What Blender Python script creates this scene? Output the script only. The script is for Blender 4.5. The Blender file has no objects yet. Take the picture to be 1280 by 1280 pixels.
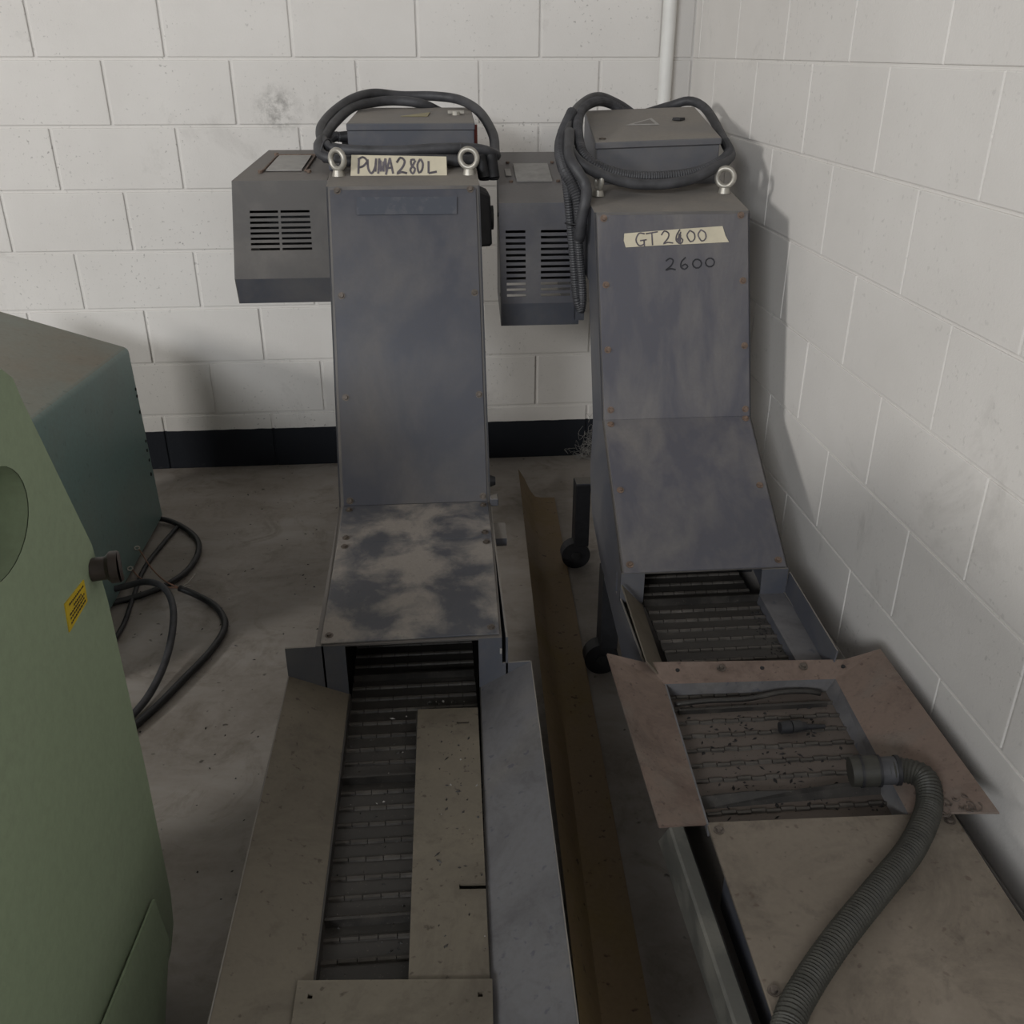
import bpy, bmesh, math, random
from mathutils import Vector, Matrix
from mathutils.geometry import tessellate_polygon
random.seed(7)
sc = bpy.context.scene
C = sc.collection

# ------------------------------------------------------------------ camera
cam_d = bpy.data.cameras.new('camera')
cam_d.sensor_width = 36.0
cam_d.lens = 36.0 * 1176.28 / 1280.0
cam_d.clip_start = 0.05
cam = bpy.data.objects.new('camera', cam_d)
C.objects.link(cam)
yaw, pitch, roll = 0.08663, 0.45591, 0.00099
fw = Vector((math.sin(yaw) * math.cos(pitch), math.cos(yaw) * math.cos(pitch), -math.sin(pitch)))
rt = Vector((math.cos(yaw), -math.sin(yaw), 0))
up = rt.cross(fw)
r2 = math.cos(roll) * rt + math.sin(roll) * up
u2 = -math.sin(roll) * rt + math.cos(roll) * up
M = Matrix((r2, u2, -fw)).transposed().to_4x4()
M.translation = Vector((1.2121, -3.4068, 1.4385))
cam.matrix_world = M
sc.camera = cam

# ------------------------------------------------------------------ world, light, exposure
world = bpy.data.worlds.new('world')
sc.world = world
world.use_nodes = True
bg = world.node_tree.nodes['Background']
bg.inputs[0].default_value = (0.80, 0.88, 1.0, 1)
bg.inputs[1].default_value = 0.13


def area(name, loc, target, sx, sy, power, col):
    d = bpy.data.lights.new(name, 'AREA')
    d.shape = 'RECTANGLE'
    d.size = sx
    d.size_y = sy
    d.energy = power
    d.color = col
    o = bpy.data.objects.new(name, d)
    C.objects.link(o)
    o.location = loc
    o.rotation_euler = (Vector(target) - Vector(loc)).to_track_quat('-Z', 'Y').to_euler()
    return o


# daylight through an opening in the left side of the hall (casts the main shadow on the right wall)
area('window_left_offscreen', (-4.6, -4.8, 2.75), (1.5, -1.2, 0.8), 0.9, 0.8, 350, (1.0, 0.985, 0.955))
# daylight through an opening behind the photographer (casts the second shadow edge)
area('window_rear_offscreen', (-1.6, -8.0, 3.3), (1.0, -1.0, 0.9), 2.0, 1.0, 430, (0.94, 0.97, 1.0))

sc.view_settings.view_transform = 'Standard'
sc.view_settings.look = 'None'
sc.view_settings.gamma = 1.0
sc.view_settings.use_curve_mapping = False
sc.view_settings.exposure = -0.85

# ------------------------------------------------------------------ materials


def nd(nt, t, **kw):
    n = nt.nodes.new(t)
    for k, v in kw.items():
        setattr(n, k, v)
    return n


def base_mat(name, rough, metal=0.0, spec=0.4):
    m = bpy.data.materials.new(name)
    m.use_nodes = True
    nt = m.node_tree
    b = nt.nodes['Principled BSDF']
    b.inputs['Roughness'].default_value = rough
    b.inputs['Metallic'].default_value = metal
    b.inputs['Specular IOR Level'].default_value = spec
    return m, nt, b


def c4(c):
    return (c[0], c[1], c[2], 1.0)


def mixc(nt, fac, a, b):
    n = nt.nodes.new('ShaderNodeMix')
    n.data_type = 'RGBA'
    for sock, v in ((n.inputs[0], fac), (n.inputs[6], a), (n.inputs[7], b)):
        if hasattr(v, 'is_linked'):
            nt.links.new(v, sock)
        elif isinstance(v, (int, float)):
            sock.default_value = v
        else:
            sock.default_value = c4(v)
    return n.outputs[2]


def ramp(nt, src, lo, hi, a=0.0, b=1.0):
    n = nt.nodes.new('ShaderNodeMapRange')
    n.inputs['From Min'].default_value = lo
    n.inputs['From Max'].default_value = hi
    n.inputs['To Min'].default_value = a
    n.inputs['To Max'].default_value = b
    nt.links.new(src, n.inputs['Value'])
    return n.outputs['Result']


def noise(nt, pos, scale, detail=4.0, rough=0.55, stretch=None, dist=0.0):
    n = nt.nodes.new('ShaderNodeTexNoise')
    n.inputs['Scale'].default_value = scale
    n.inputs['Detail'].default_value = detail
    n.inputs['Roughness'].default_value = rough
    n.inputs['Distortion'].default_value = dist
    if stretch:
        mp = nt.nodes.new('ShaderNodeMapping')
        mp.inputs['Scale'].default_value = stretch
        nt.links.new(pos, mp.inputs['Vector'])
        pos = mp.outputs[0]
    nt.links.new(pos, n.inputs['Vector'])
    return n.outputs['Fac']


def mul(nt, a, b, op='MULTIPLY'):
    n = nt.nodes.new('ShaderNodeMath')
    n.operation = op
    n.use_clamp = True
    for s, v in ((n.inputs[0], a), (n.inputs[1], b)):
        if hasattr(v, 'is_linked'):
            nt.links.new(v, s)
        else:
            s.default_value = v
    return n.outputs[0]


def bump(nt, b, h, strength, dist=0.002):
    n = nt.nodes.new('ShaderNodeBump')
    n.inputs['Strength'].default_value = strength
    n.inputs['Distance'].default_value = dist
    nt.links.new(h, n.inputs['Height'])
    nt.links.new(n.outputs[0], b.inputs['Normal'])


def painted(name, base, dust, up_dust=0.85, blot=0.35, scale=7.0, rough=0.5, metal=0.0,
            specks=None, speck_amt=0.25, stretch=None, spec=0.4, blot_lo=0.45, blot_hi=0.7, bmp=0.15, stain=0.0):
    """dusty painted sheet metal: paint colour, settled dust on faces that point up, blotches, specks"""
    m, nt, b = base_mat(name, rough, metal, spec)
    g = nd(nt, 'ShaderNodeNewGeometry')
    pos = g.outputs['Position']
    sep = nd(nt, 'ShaderNodeSeparateXYZ')
    nt.links.new(g.outputs['True Normal'], sep.inputs[0])
    n1 = noise(nt, pos, scale, 6, 0.6, stretch, 0.3)
    upz = ramp(nt, sep.outputs[2], 0.5, 0.97)
    upm = mul(nt, mul(nt, upz, up_dust), ramp(nt, n1, 0.25, 0.6, 0.55, 1.0))
    bl = mul(nt, ramp(nt, n1, blot_lo, blot_hi), blot)
    d = mul(nt, upm, bl, 'MAXIMUM')
    col = mixc(nt, d, base, dust)
    n2 = noise(nt, pos, scale * 22, 3, 0.7)
    col = mixc(nt, ramp(nt, n2, 0.35, 0.75, 0.0, 0.22), col, (dust[0] * .45, dust[1] * .42, dust[2] * .4))
    if stain:
        n5 = noise(nt, pos, scale * 0.9, 8, 0.72, None, 0.8)
        n6 = noise(nt, pos, scale * 4.5, 5, 0.7, None, 0.4)
        st_ = mul(nt, mul(nt, ramp(nt, n5, 0.46, 0.66), 0.75), ramp(nt, n6, 0.55, 0.72, 0, 0.6), 'ADD')
        col = mixc(nt, mul(nt, st_, stain), col, (base[0] * .38, base[1] * .36, base[2] * .36))
    if specks:
        n3 = noise(nt, pos, scale * 13, 2, 0.5)
        col = mixc(nt, ramp(nt, n3, 0.66, 0.74, 0.0, speck_amt), col, specks)
    nt.links.new(col, b.inputs['Base Color'])
    nt.links.new(ramp(nt, d, 0, 1, rough, min(0.95, rough + 0.35)), b.inputs['Roughness'])
    bump(nt, b, n2, bmp, 0.0008)
    return m


def plain(name, col, rough=0.5, metal=0.0, var=0.25, scale=60, spec=0.4):
    m, nt, b = base_mat(name, rough, metal, spec)
    g = nd(nt, 'ShaderNodeNewGeometry')
    n1 = noise(nt, g.outputs['Position'], scale, 4, 0.6)
    col2 = tuple(max(0, c * (1 - var)) for c in col)
    col3 = tuple(min(1, c * (1 + var)) for c in col)
    nt.links.new(mixc(nt, ramp(nt, n1, 0.3, 0.7), col2, col3), b.inputs['Base Color'])
    return m


def wall_material(name, skirting):
    m, nt, b = base_mat(name, 0.75, 0, 0.25)
    g = nd(nt, 'ShaderNodeNewGeometry')
    pos = g.outputs['Position']
    n0 = noise(nt, pos, 1.7, 4, 0.6)
    col = mixc(nt, ramp(nt, n0, 0.3, 0.7), (0.60, 0.575, 0.545), (0.68, 0.655, 0.625))
    # small flecks of grime thrown on the paint
    n1 = noise(nt, pos, 85, 2, 0.5)
    area_m = noise(nt, pos, 3.1, 3, 0.6)
    fl = mul(nt, ramp(nt, n1, 0.645, 0.70), ramp(nt, area_m, 0.42, 0.66))
    col = mixc(nt, mul(nt, fl, 0.55 if skirting else 0.22), col, (0.10, 0.095, 0.09))
    # broad smudges
    n2 = noise(nt, pos, 2.3, 7, 0.72, None, 0.6)
    col = mixc(nt, ramp(nt, n2, 0.60, 0.80, 0.0, 0.5), col, (0.30, 0.28, 0.26))
    n3 = noise(nt, pos, 9, 5, 0.7, (1, 1, 0.35))
    col = mixc(nt, ramp(nt, n3, 0.64, 0.80, 0.0, 0.4), col, (0.32, 0.30, 0.28))
    if skirting:
        # a smudged hand print with a shape of its own
        vm = nd(nt, 'ShaderNodeVectorMath', operation='DISTANCE')
        nt.links.new(pos, vm.inputs[0])
        vm.inputs[1].default_value = (0.735, 0.0, 1.262)
        sm = mul(nt, ramp(nt, vm.outputs['Value'], 0.03, 0.09, 1, 0), ramp(nt, noise(nt, pos, 30, 5, 0.7), 0.42, 0.62))
        col = mixc(nt, mul(nt, sm, 0.6), col, (0.16, 0.15, 0.14))
        # black painted band along the floor
        sep = nd(nt, 'ShaderNodeSeparateXYZ')
        nt.links.new(pos, sep.inputs[0])
        wob = noise(nt, pos, 14, 3, 0.5)
        z2 = mul(nt, wob, 0.006, 'MULTIPLY')
        zz = nd(nt, 'ShaderNodeMath', operation='ADD')
        nt.links.new(sep.outputs[2], zz.inputs[0])
        nt.links.new(z2, zz.inputs[1])
        band = ramp(nt, zz.outputs[0], 0.1545, 0.1565, 1, 0)
        scr = ramp(nt, noise(nt, pos, 40, 4, 0.7, (0.25, 1, 1)), 0.66, 0.74, 0, 0.35)
        blk = mixc(nt, scr, (0.012, 0.014, 0.019), (0.10, 0.10, 0.10))
        col = mixc(nt, band, col, blk)
    nt.links.new(col, b.inputs['Base Color'])
    bump(nt, b, noise(nt, pos, 120, 5, 0.7), 0.28, 0.003)
    return m


def floor_material():
    m, nt, b = base_mat('floor_concrete', 0.62, 0, 0.35)
    g = nd(nt, 'ShaderNodeNewGeometry')
    pos = g.outputs['Position']
    n0 = noise(nt, pos, 1.9, 6, 0.65, (1, 2.2, 1), 0.5)
    col = mixc(nt, ramp(nt, n0, 0.3, 0.7), (0.17, 0.145, 0.12), (0.31, 0.285, 0.26))
    n1 = noise(nt, pos, 6.5, 6, 0.7, None, 1.2)
    col = mixc(nt, ramp(nt, n1, 0.52, 0.75, 0, 0.75), col, (0.115, 0.092, 0.068))
    n2 = noise(nt, pos, 60, 4, 0.7)
    col = mixc(nt, ramp(nt, n2, 0.4, 0.75, 0, 0.35), col, (0.28, 0.265, 0.25))
    n3 = noise(nt, pos, 34, 2, 0.5)
    col = mixc(nt, ramp(nt, n3, 0.70, 0.76, 0, 0.8), col, (0.03, 0.025, 0.02))
    nt.links.new(col, b.inputs['Base Color'])
    bump(nt, b, n2, 0.2, 0.002)
    return m


WALLB = wall_material('wall_paint_back', True)
WALLR = wall_material('wall_paint_right', False)
FLOOR = floor_material()
BLUE = painted('blue_grey_paint', (0.066, 0.071, 0.088), (0.22, 0.20, 0.175), 0.92, 0.30, 5.0, 0.45)
PANEL = painted('blue_grey_panel', (0.050, 0.053, 0.068), (0.140, 0.128, 0.118), 0.0, 0.55, 6.0, 0.42, blot_lo=0.40, blot_hi=0.72, stretch=(1, 1, 0.5))
PANEL_R = painted('worn_grey_panel', (0.075, 0.075, 0.092), (0.19, 0.175, 0.16), 0.0, 0.65, 6.5, 0.42, blot_lo=0.40, blot_hi=0.72, stretch=(1.6, 1, 0.45))
SCUFF = painted('scuffed_cover', (0.050, 0.056, 0.072), (0.25, 0.228, 0.205), 0.12, 0.95, 9.0, 0.5, blot_lo=0.40, blot_hi=0.60,
                specks=(0.03, 0.03, 0.03))
COVERBOX = painted('motor_cover_paint', (0.095, 0.090, 0.088), (0.20, 0.182, 0.165), 0.6, 0.4, 6.0, 0.45)
COVERBOX_R = painted('motor_cover_paint_blue', (0.100, 0.100, 0.114), (0.21, 0.195, 0.18), 0.7, 0.45, 6.0, 0.42)
TROUGH_W = painted('trough_sheet', (0.115, 0.099, 0.076), (0.165, 0.142, 0.108), 0.2, 0.6, 6.0, 0.45, stain=0.6, specks=(0.03, 0.022, 0.016), speck_amt=0.7)
TROUGH_B = painted('trough_sheet_blue', (0.115, 0.115, 0.125), (0.17, 0.157, 0.142), 0.2, 0.7, 5.0, 0.42, stain=0.6, specks=(0.05, 0.055, 0.075), speck_amt=0.6)
RAIL = painted('worn_rail', (0.11, 0.11, 0.10), (0.22, 0.21, 0.18), 0.3, 0.8, 9.0, 0.4, blot_lo=0.42, blot_hi=0.62)
RUST = painted('rusty_hopper', (0.165, 0.115, 0.092), (0.155, 0.142, 0.125), 0.2, 0.8, 7.0, 0.6, stain=0.75, specks=(0.03, 0.018, 0.014), speck_amt=0.5)
COVER_N = painted('grimy_cover', (0.150, 0.125, 0.098), (0.20, 0.172, 0.14), 0.15, 0.8, 5.0, 0.45, stain=0.75, specks=(0.05, 0.03, 0.02), speck_amt=0.5)
BELT = painted('oily_belt', (0.020, 0.019, 0.018), (0.06, 0.053, 0.046), 0.3, 0.6, 22.0, 0.38, specks=(0.25, 0.22, 0.19), speck_amt=0.2)
BELT_R = painted('dusty_belt', (0.060, 0.048, 0.041), (0.115, 0.095, 0.082), 0.5, 0.7, 20.0, 0.5, specks=(0.012, 0.01, 0.009), speck_amt=0.8)
HINGE = painted('worn_hinge', (0.030, 0.027, 0.024), (0.085, 0.075, 0.065), 0.4, 0.8, 18.0, 0.35, specks=(0.012, 0.01, 0.009), speck_amt=0.6)
BLACK = plain('black_rubber', (0.014, 0.014, 0.016), 0.6)
CABLE = plain('dusty_cable', (0.045, 0.045, 0.049), 0.55, 0, 0.35, 25)
CABLE_D = plain('floor_cable', (0.022, 0.022, 0.023), 0.5, 0, 0.3, 25)
HOSE = plain('grimy_hose', (0.030, 0.029, 0.024), 0.6, 0, 0.3, 40)
STEEL = plain('zinc_steel', (0.36, 0.34, 0.30), 0.42, 0.5, 0.2, 60)
BOLT = plain('bolt_steel', (0.11, 0.092, 0.078), 0.4, 0.4, 0.35, 90)
BOLT_R = plain('rusty_bolt', (0.15, 0.105, 0.08), 0.55, 0.2, 0.35, 90)
HOLE = plain('black_grit', (0.008, 0.007, 0.007), 0.8, 0, 0.1)
PAPER = plain('masking_paper', (0.52, 0.47, 0.36), 0.8, 0, 0.08, 20)
INK = plain('marker_ink', (0.085, 0.075, 0.085), 0.7, 0, 0.5, 45)
INK_D = plain('black_marker_ink', (0.018, 0.018, 0.022), 0.7, 0, 0.4, 45)
GREEN = painted('light_green_paint', (0.275, 0.345, 0.23), (0.255, 0.305, 0.215), 0.2, 0.5, 3.0, 0.38, bmp=0.3)
TEAL = painted('teal_cabinet_paint', (0.17, 0.265, 0.25), (0.28, 0.24, 0.19), 0.92, 0.2, 3.5, 0.42, specks=(0.02, 0.025, 0.03), speck_amt=0.2)
BROWN = plain('brown_knob', (0.040, 0.030, 0.027), 0.5, 0, 0.25, 50)
YELLOW = plain('yellow_sticker', (0.50, 0.36, 0.02), 0.5, 0, 0.1, 40)
OCHRE = painted('ochre_steel', (0.20, 0.142, 0.083), (0.21, 0.155, 0.07), 0.1, 0.8, 5.0, 0.55, specks=(0.03, 0.02, 0.015), speck_amt=0.8)
WHITE = plain('white_pipe_paint', (0.68, 0.67, 0.64), 0.5, 0, 0.05, 8)
PALE = plain('pale_plate', (0.26, 0.25, 0.235), 0.5, 0, 0.15, 40)
LABEL_Y = plain('faded_yellow_label', (0.25, 0.22, 0.12), 0.6, 0, 0.15, 80)
COPPER = plain('copper_wire', (0.22, 0.12, 0.08), 0.45, 0.2, 0.2, 60)
RED = plain('red_tag', (0.20, 0.04, 0.03), 0.5, 0, 0.2, 40)
CEIL = plain('ceiling_board', (0.32, 0.31, 0.30), 0.8, 0, 0.1, 3)
RESID = painted('label_residue', (0.052, 0.058, 0.074), (0.105, 0.105, 0.115), 0.0, 0.6, 40, 0.6, blot_lo=0.5, blot_hi=0.62)

# ------------------------------------------------------------------ helpers


def wm(o):
    return (wm(o.parent) @ o.matrix_parent_inverse if o.parent else Matrix.Identity(4)) @ o.matrix_basis


def put(o, parent):
    if parent is not None:
        o.parent = parent
        o.matrix_parent_inverse = wm(parent).inverted()
    return o


def obj(name, bm, mat, parent=None, smooth=False, bevel=0.0):
    if bevel > 0:
        bmesh.ops.bevel(bm, geom=list(bm.edges), offset=bevel, segments=1, affect='EDGES', profile=0.5, clamp_overlap=True)
    bmesh.ops.recalc_face_normals(bm, faces=list(bm.faces))
    me = bpy.data.meshes.new(name)
    bm.to_mesh(me)
    bm.free()
    if smooth:
        for p in me.polygons:
            p.use_smooth = True
        if smooth == 'auto':
            me.set_sharp_from_angle(angle=math.radians(38))
    me.materials.append(mat)
    o = bpy.data.objects.new(name, me)
    C.objects.link(o)
    return put(o, parent)


def inst(src, name, loc, parent=None, rot=None):
    """another object on the same mesh data"""
    o = bpy.data.objects.new(name, src)
    C.objects.link(o)
    o.location = loc
    if rot is not None:
        o.rotation_euler = rot
    return put(o, parent)


def thing(name, label, cat, loc=(0, 0, 0), group=None):
    o = bpy.data.objects.new(name, None)
    o.empty_display_size = 0.05
    C.objects.link(o)
    o.location = loc
    return tag(o, label, cat, group)


def tag(o, label, cat, group=None):
    o['label'] = label
    o['category'] = cat
    if group:
        o['group'] = group
    return o


def struct(o):
    o['kind'] = 'structure'
    return o


def box(bm, x0, x1, y0, y1, z0, z1):
    return hexa(bm, [(x0, y0, z0), (x1, y0, z0), (x1, y1, z0), (x0, y1, z0), (x0, y0, z1), (x1, y0, z1), (x1, y1, z1), (x0, y1, z1)])


def hexa(bm, p):
    v = [bm.verts.new(q) for q in p]
    for f in ((0, 3, 2, 1), (4, 5, 6, 7), (0, 1, 5, 4), (1, 2, 6, 5), (2, 3, 7, 6), (3, 0, 4, 7)):
        bm.faces.new([v[i] for i in f])
    return v


def plate(bm, pts, th, side=1):
    """flat polygon with thickness th along its normal (behind the face when side=-1)"""
    P = [Vector(q) for q in pts]
    n = Vector((0, 0, 0))
    for i in range(len(P)):
        a, b_ = P[i], P[(i + 1) % len(P)]
        n += a.cross(b_)
    n.normalize()
    n *= th * side
    a = [bm.verts.new(q) for q in P]
    b_ = [bm.verts.new(q + n) for q in P]
    bm.faces.new(a)
    bm.faces.new(list(reversed(b_)))
    for i in range(len(P)):
        j = (i + 1) % len(P)
        bm.faces.new((a[j], a[i], b_[i], b_[j]))


def extr(bm, prof, x0, x1, dx=None, hole=None):
    """(y,z) profile extruded along x"""
    f = dx or (lambda y, z: 0.0)
    n = len(prof)
    loops = [list(prof)] + ([list(hole)] if hole else [])
    allp = [q for lp in loops for q in lp]
    a = [bm.verts.new((x0 + f(y, z), y, z)) for y, z in allp]
    b_ = [bm.verts.new((x1 + f(y, z), y, z)) for y, z in allp]
    if hole:
        m = len(hole)
        for i in range(m):
            j = (i + 1) % m
            bm.faces.new((a[n + i], a[n + j], b_[n + j], b_[n + i]))
    for i, j, k in tessellate_polygon([[Vector((y, z, 0)) for y, z in lp] for lp in loops]):
        bm.faces.new((a[i], a[j], a[k]))
        bm.faces.new((b_[k], b_[j], b_[i]))
    for i in range(n):
        j = (i + 1) % n
        bm.faces.new((a[j], a[i], b_[i], b_[j]))


def cyl(bm, p0, p1, r0, r1=None, seg=16, cap=True):
    p0, p1 = Vector(p0), Vector(p1)
    r1 = r0 if r1 is None else r1
    d = (p1 - p0).normalized()
    a = d.orthogonal().normalized()
    b_ = d.cross(a)
    A, B = [], []
    for i in range(seg):
        t = 2 * math.pi * i / seg
        o = a * math.cos(t) + b_ * math.sin(t)
        A.append(bm.verts.new(p0 + o * r0))
        B.append(bm.verts.new(p1 + o * r1))
    for i in range(seg):
        j = (i + 1) % seg
        bm.faces.new((A[i], A[j], B[j], B[i]))
    if cap:
        bm.faces.new(list(reversed(A)))
        bm.faces.new(B)


def torus(bm, c, axis, R, r, seg=24, rs=10, squash=1.0):
    c, axis = Vector(c), Vector(axis).normalized()
    a = axis.orthogonal().normalized()
    b_ = axis.cross(a)
    rings = []
    for i in range(seg):
        t = 2 * math.pi * i / seg
        d = a * math.cos(t) + b_ * math.sin(t)
        rings.append([bm.verts.new(c + d * (R + r * math.cos(s)) + axis * (r * math.sin(s) * squash))
                      for s in [2 * math.pi * k / rs for k in range(rs)]])
    for i in range(seg):
        A, B = rings[i], rings[(i + 1) % seg]
        for k in range(rs):
            bm.faces.new((A[k], B[k], B[(k + 1) % rs], A[(k + 1) % rs]))


def spline(pts, step, closed=False):
    P = [Vector(p) for p in pts]
    n = len(P)
    out = []
    rng = n if closed else n - 1
    for i in range(rng):
        p1, p2 = P[i], P[(i + 1) % n]
        p0 = P[i - 1] if (i > 0 or closed) else p1 * 2 - p2
        p3 = P[(i + 2) % n] if (i + 2 < n or closed) else p2 * 2 - p1
        k = max(1, int((p2 - p1).length / step))
        for s in range(k):
            t = s / k
            out.append(0.5 * ((2 * p1) + (p2 - p0) * t + (2 * p0 - 5 * p1 + 4 * p2 - p3) * t * t + (3 * p1 - p0 - 3 * p2 + p3) * t ** 3))
    if not closed:
        out.append(P[-1])
    return out


def tube(bm, pts, r, seg=10, step=0.012, closed=False, ribs=0.0):
    """round cable along a smooth curve; ribs > 0 makes a corrugated hose"""
    Q = spline(pts, 0.003 if ribs else step, closed)
    n = len(Q)
    nrm = None
    rings = []
    for i in range(n):
        a, b_ = (Q[i - 1], Q[(i + 1) % n]) if closed else (Q[max(i - 1, 0)], Q[min(i + 1, n - 1)])
        d = (b_ - a).normalized()
        if nrm is None:
            nrm = d.orthogonal().normalized()
        nrm = (nrm - d * nrm.dot(d)).normalized()
        bi = d.cross(nrm)
        rr = r * (1 + (ribs if i % 2 else -ribs)) if ribs else r
        rings.append([bm.verts.new(Q[i] + (nrm * math.cos(t) + bi * math.sin(t)) * rr)
                      for t in [2 * math.pi * k / seg for k in range(seg)]])
    m = n if closed else n - 1
    for i in range(m):
        A, B = rings[i], rings[(i + 1) % n]
        off = 0
        if closed and i == n - 1:
            off = min(range(seg), key=lambda o: sum((A[k].co - B[(k + o) % seg].co).length for k in range(seg)))
        for k in range(seg):
            bm.faces.new((A[k], A[(k + 1) % seg], B[(k + 1 + off) % seg], B[(k + off) % seg]))
    if not closed:
        bm.faces.new(list(reversed(rings[0])))
        bm.faces.new(rings[-1])


def mk(fn, *a, **k):
    bm = bmesh.new()
    fn(bm, *a, **k)
    return bm


def lerp(a, b, t):
    return tuple(a[i] + (b[i] - a[i]) * t for i in range(3))


def bilin(c, u, v):
    """c = top-left, top-right, bottom-right, bottom-left; u right, v down"""
    return Vector(lerp(lerp(c[0], c[1], u), lerp(c[3], c[2], u), v))


def sheet(bm, c, us, vs, holes, th):
    """sheet over a quad with rectangular cells (i,j) left open: real slots; th = thickness behind the face"""
    n = (Vector(c[1]) - Vector(c[0])).cross(Vector(c[3]) - Vector(c[0])).normalized() * th
    F, B = {}, {}
    for i, u in enumerate(us):
        for j, v in enumerate(vs):
            p = bilin(c, u, v)
            F[i, j] = bm.verts.new(p)
            B[i, j] = bm.verts.new(p + n)
    nu, nv = len(us) - 1, len(vs) - 1
    solid = lambda i, j: 0 <= i < nu and 0 <= j < nv and (i, j) not in holes
    for i in range(nu):
        for j in range(nv):
            if not solid(i, j):
                continue
            q = [(i, j), (i + 1, j), (i + 1, j + 1), (i, j + 1)]
            bm.faces.new([F[k] for k in reversed(q)])
            bm.faces.new([B[k] for k in q])
            for (di, dj), (a, b_) in (((0, -1), (0, 1)), ((1, 0), (1, 2)), ((0, 1), (2, 3)), ((-1, 0), (3, 0))):
                if not solid(i + di, j + dj):
                    bm.faces.new((F[q[a]], F[q[b_]], B[q[b_]], B[q[a]]))


def ribbon(bm, c, strokes, w, lift):
    """pen strokes given in (u,v) of a quad, as thin raised ribbons"""
    n = (Vector(c[1]) - Vector(c[0])).cross(Vector(c[3]) - Vector(c[0])).normalized() * -lift
    for st in strokes:
        P = [bilin(c, u, v) + n for u, v in st]
        if len(P) > 2:
            P = spline(P, 0.004)
        L, Rr = [], []
        for i in range(len(P)):
            d = (P[min(i + 1, len(P) - 1)] - P[max(i - 1, 0)]).normalized()
            s = d.cross(n.normalized()) * w * 0.5
            L.append((bm.verts.new(P[i] + s), bm.verts.new(P[i] + s - n * 0.9)))
            Rr.append((bm.verts.new(P[i] - s), bm.verts.new(P[i] - s - n * 0.9)))
        for i in range(len(P) - 1):
            bm.faces.new((L[i][0], L[i + 1][0], Rr[i + 1][0], Rr[i][0]))
            bm.faces.new((L[i][1], L[i][0], L[i + 1][0], L[i + 1][1])[::-1])
            bm.faces.new((Rr[i][1], Rr[i][0], Rr[i + 1][0], Rr[i + 1][1]))


def mesh_of(bm, mat, name, smooth=False):
    bmesh.ops.recalc_face_normals(bm, faces=list(bm.faces))
    me = bpy.data.meshes.new(name)
    bm.to_mesh(me)
    bm.free()
    if smooth:
        for p in me.polygons:
            p.use_smooth = True
        me.set_sharp_from_angle(angle=math.radians(38))
    me.materials.append(mat)
    return me


# ------------------------------------------------------------------ the room
WX = 2.1093            # right wall face
TOPZ = 1.4145
struct(obj('floor', mk(box, -6.0, 2.3, -8.0, 0.12, -0.12, 0.0), FLOOR))
struct(obj('ceiling', mk(box, -6.0, 2.3, -8.0, 0.12, 3.9, 4.0), CEIL))
wall_b = struct(obj('wall_back', mk(box, -6.0, WX + 0.15, 0.0045, 0.15, 0.0, 3.9), WALLB))
wall_r = struct(obj('wall_right', mk(box, WX + 0.003, WX + 0.15, -8.0, 0.0045, 0.0, 3.9), WALLR))


def block_mesh(mat, w, h, horizontal_axis, bev):
    bm = bmesh.new()
    if horizontal_axis == 'x':
        box(bm, -w / 2, w / 2, -0.0, 0.03, -h / 2, h / 2)
    else:
        box(bm, 0.0, 0.03, -w / 2, w / 2, -h / 2, h / 2)
    bmesh.ops.bevel(bm, geom=list(bm.edges), offset=bev, segments=2, affect='EDGES', profile=0.6, clamp_overlap=True)
    return mesh_of(bm, mat, 'block')


JW = 0.009
cache = {}


def blk(mat, w, h, ax, bev):
    k = (mat.name, round(w, 3), round(h, 3), ax)
    if k not in cache:
        cache[k] = block_mesh(mat, w, h, ax, bev)
    return cache[k]


for k in range(-5, 7):                     # courses between mortar line k and k+1
    z1 = TOPZ - 0.2 * k
    z0 = z1 - 0.2 if k < 6 else 0.0
    h = z1 - z0 - (JW if k < 6 else JW / 2)
    zc = (z0 + z1) / 2 if k < 6 else (h / 2)
    off = 0.0 if k % 2 else 0.2
    x = off - 1.6
    while x < WX - 0.02:
        w = min(0.4, WX - x)
        jit = random.uniform(-0.0008, 0.0008)
        inst(blk(WALLB, w - JW, h, 'x', 0.0035), 'block', (x + w / 2, jit, zc), wall_b)
        x += 0.4
    y = -0.275 if k % 2 == 0 else -0.075
    ys = 0.0
    while ys > -3.6:
        w = ys - y
        jit = random.uniform(-0.0006, 0.0006)
        inst(blk(WALLR, w - 0.005, h + JW - 0.006, 'y', 0.0022), 'block', (WX + jit, (ys + y) / 2, zc), wall_r)
        ys = y
        y -= 0.4

# white downpipe in the corner
dp = thing('downpipe', 'white painted downpipe standing in the corner of the two block walls', 'pipe', (2.011, -0.04, 0))
obj('pipe', mk(cyl, (2.011, -0.042, 0.0), (2.011, -0.042, 3.9), 0.0215, seg=24), WHITE, dp, smooth='auto')
for z in (0.9, 1.95):
    b = bmesh.new()
    cyl(b, (2.011, -0.042, z), (2.011, -0.042, z + 0.025), 0.025, seg=24)
    box(b, 1.985, 2.037, -0.042, 0.002, z + 0.004, z + 0.021)
    obj('bracket', b, WHITE, dp)

# ------------------------------------------------------------------ shared hardware


def bolt_mesh(mat):
    bm = bmesh.new()
    cyl(bm, (0, 0, -0.001), (0, 0, 0.0012), 0.0085, seg=14)
    cyl(bm, (0, 0, 0.001), (0, 0, 0.0055), 0.0052, 0.0046, seg=12)
    v = cyl(bm, (0, 0, 0.0050), (0, 0, 0.0058), 0.0022, seg=6)
    return mesh_of(bm, mat, 'bolt', True)


BOLT_ME, BOLT_R_ME = bolt_mesh(BOLT), bolt_mesh(BOLT_R)


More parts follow.
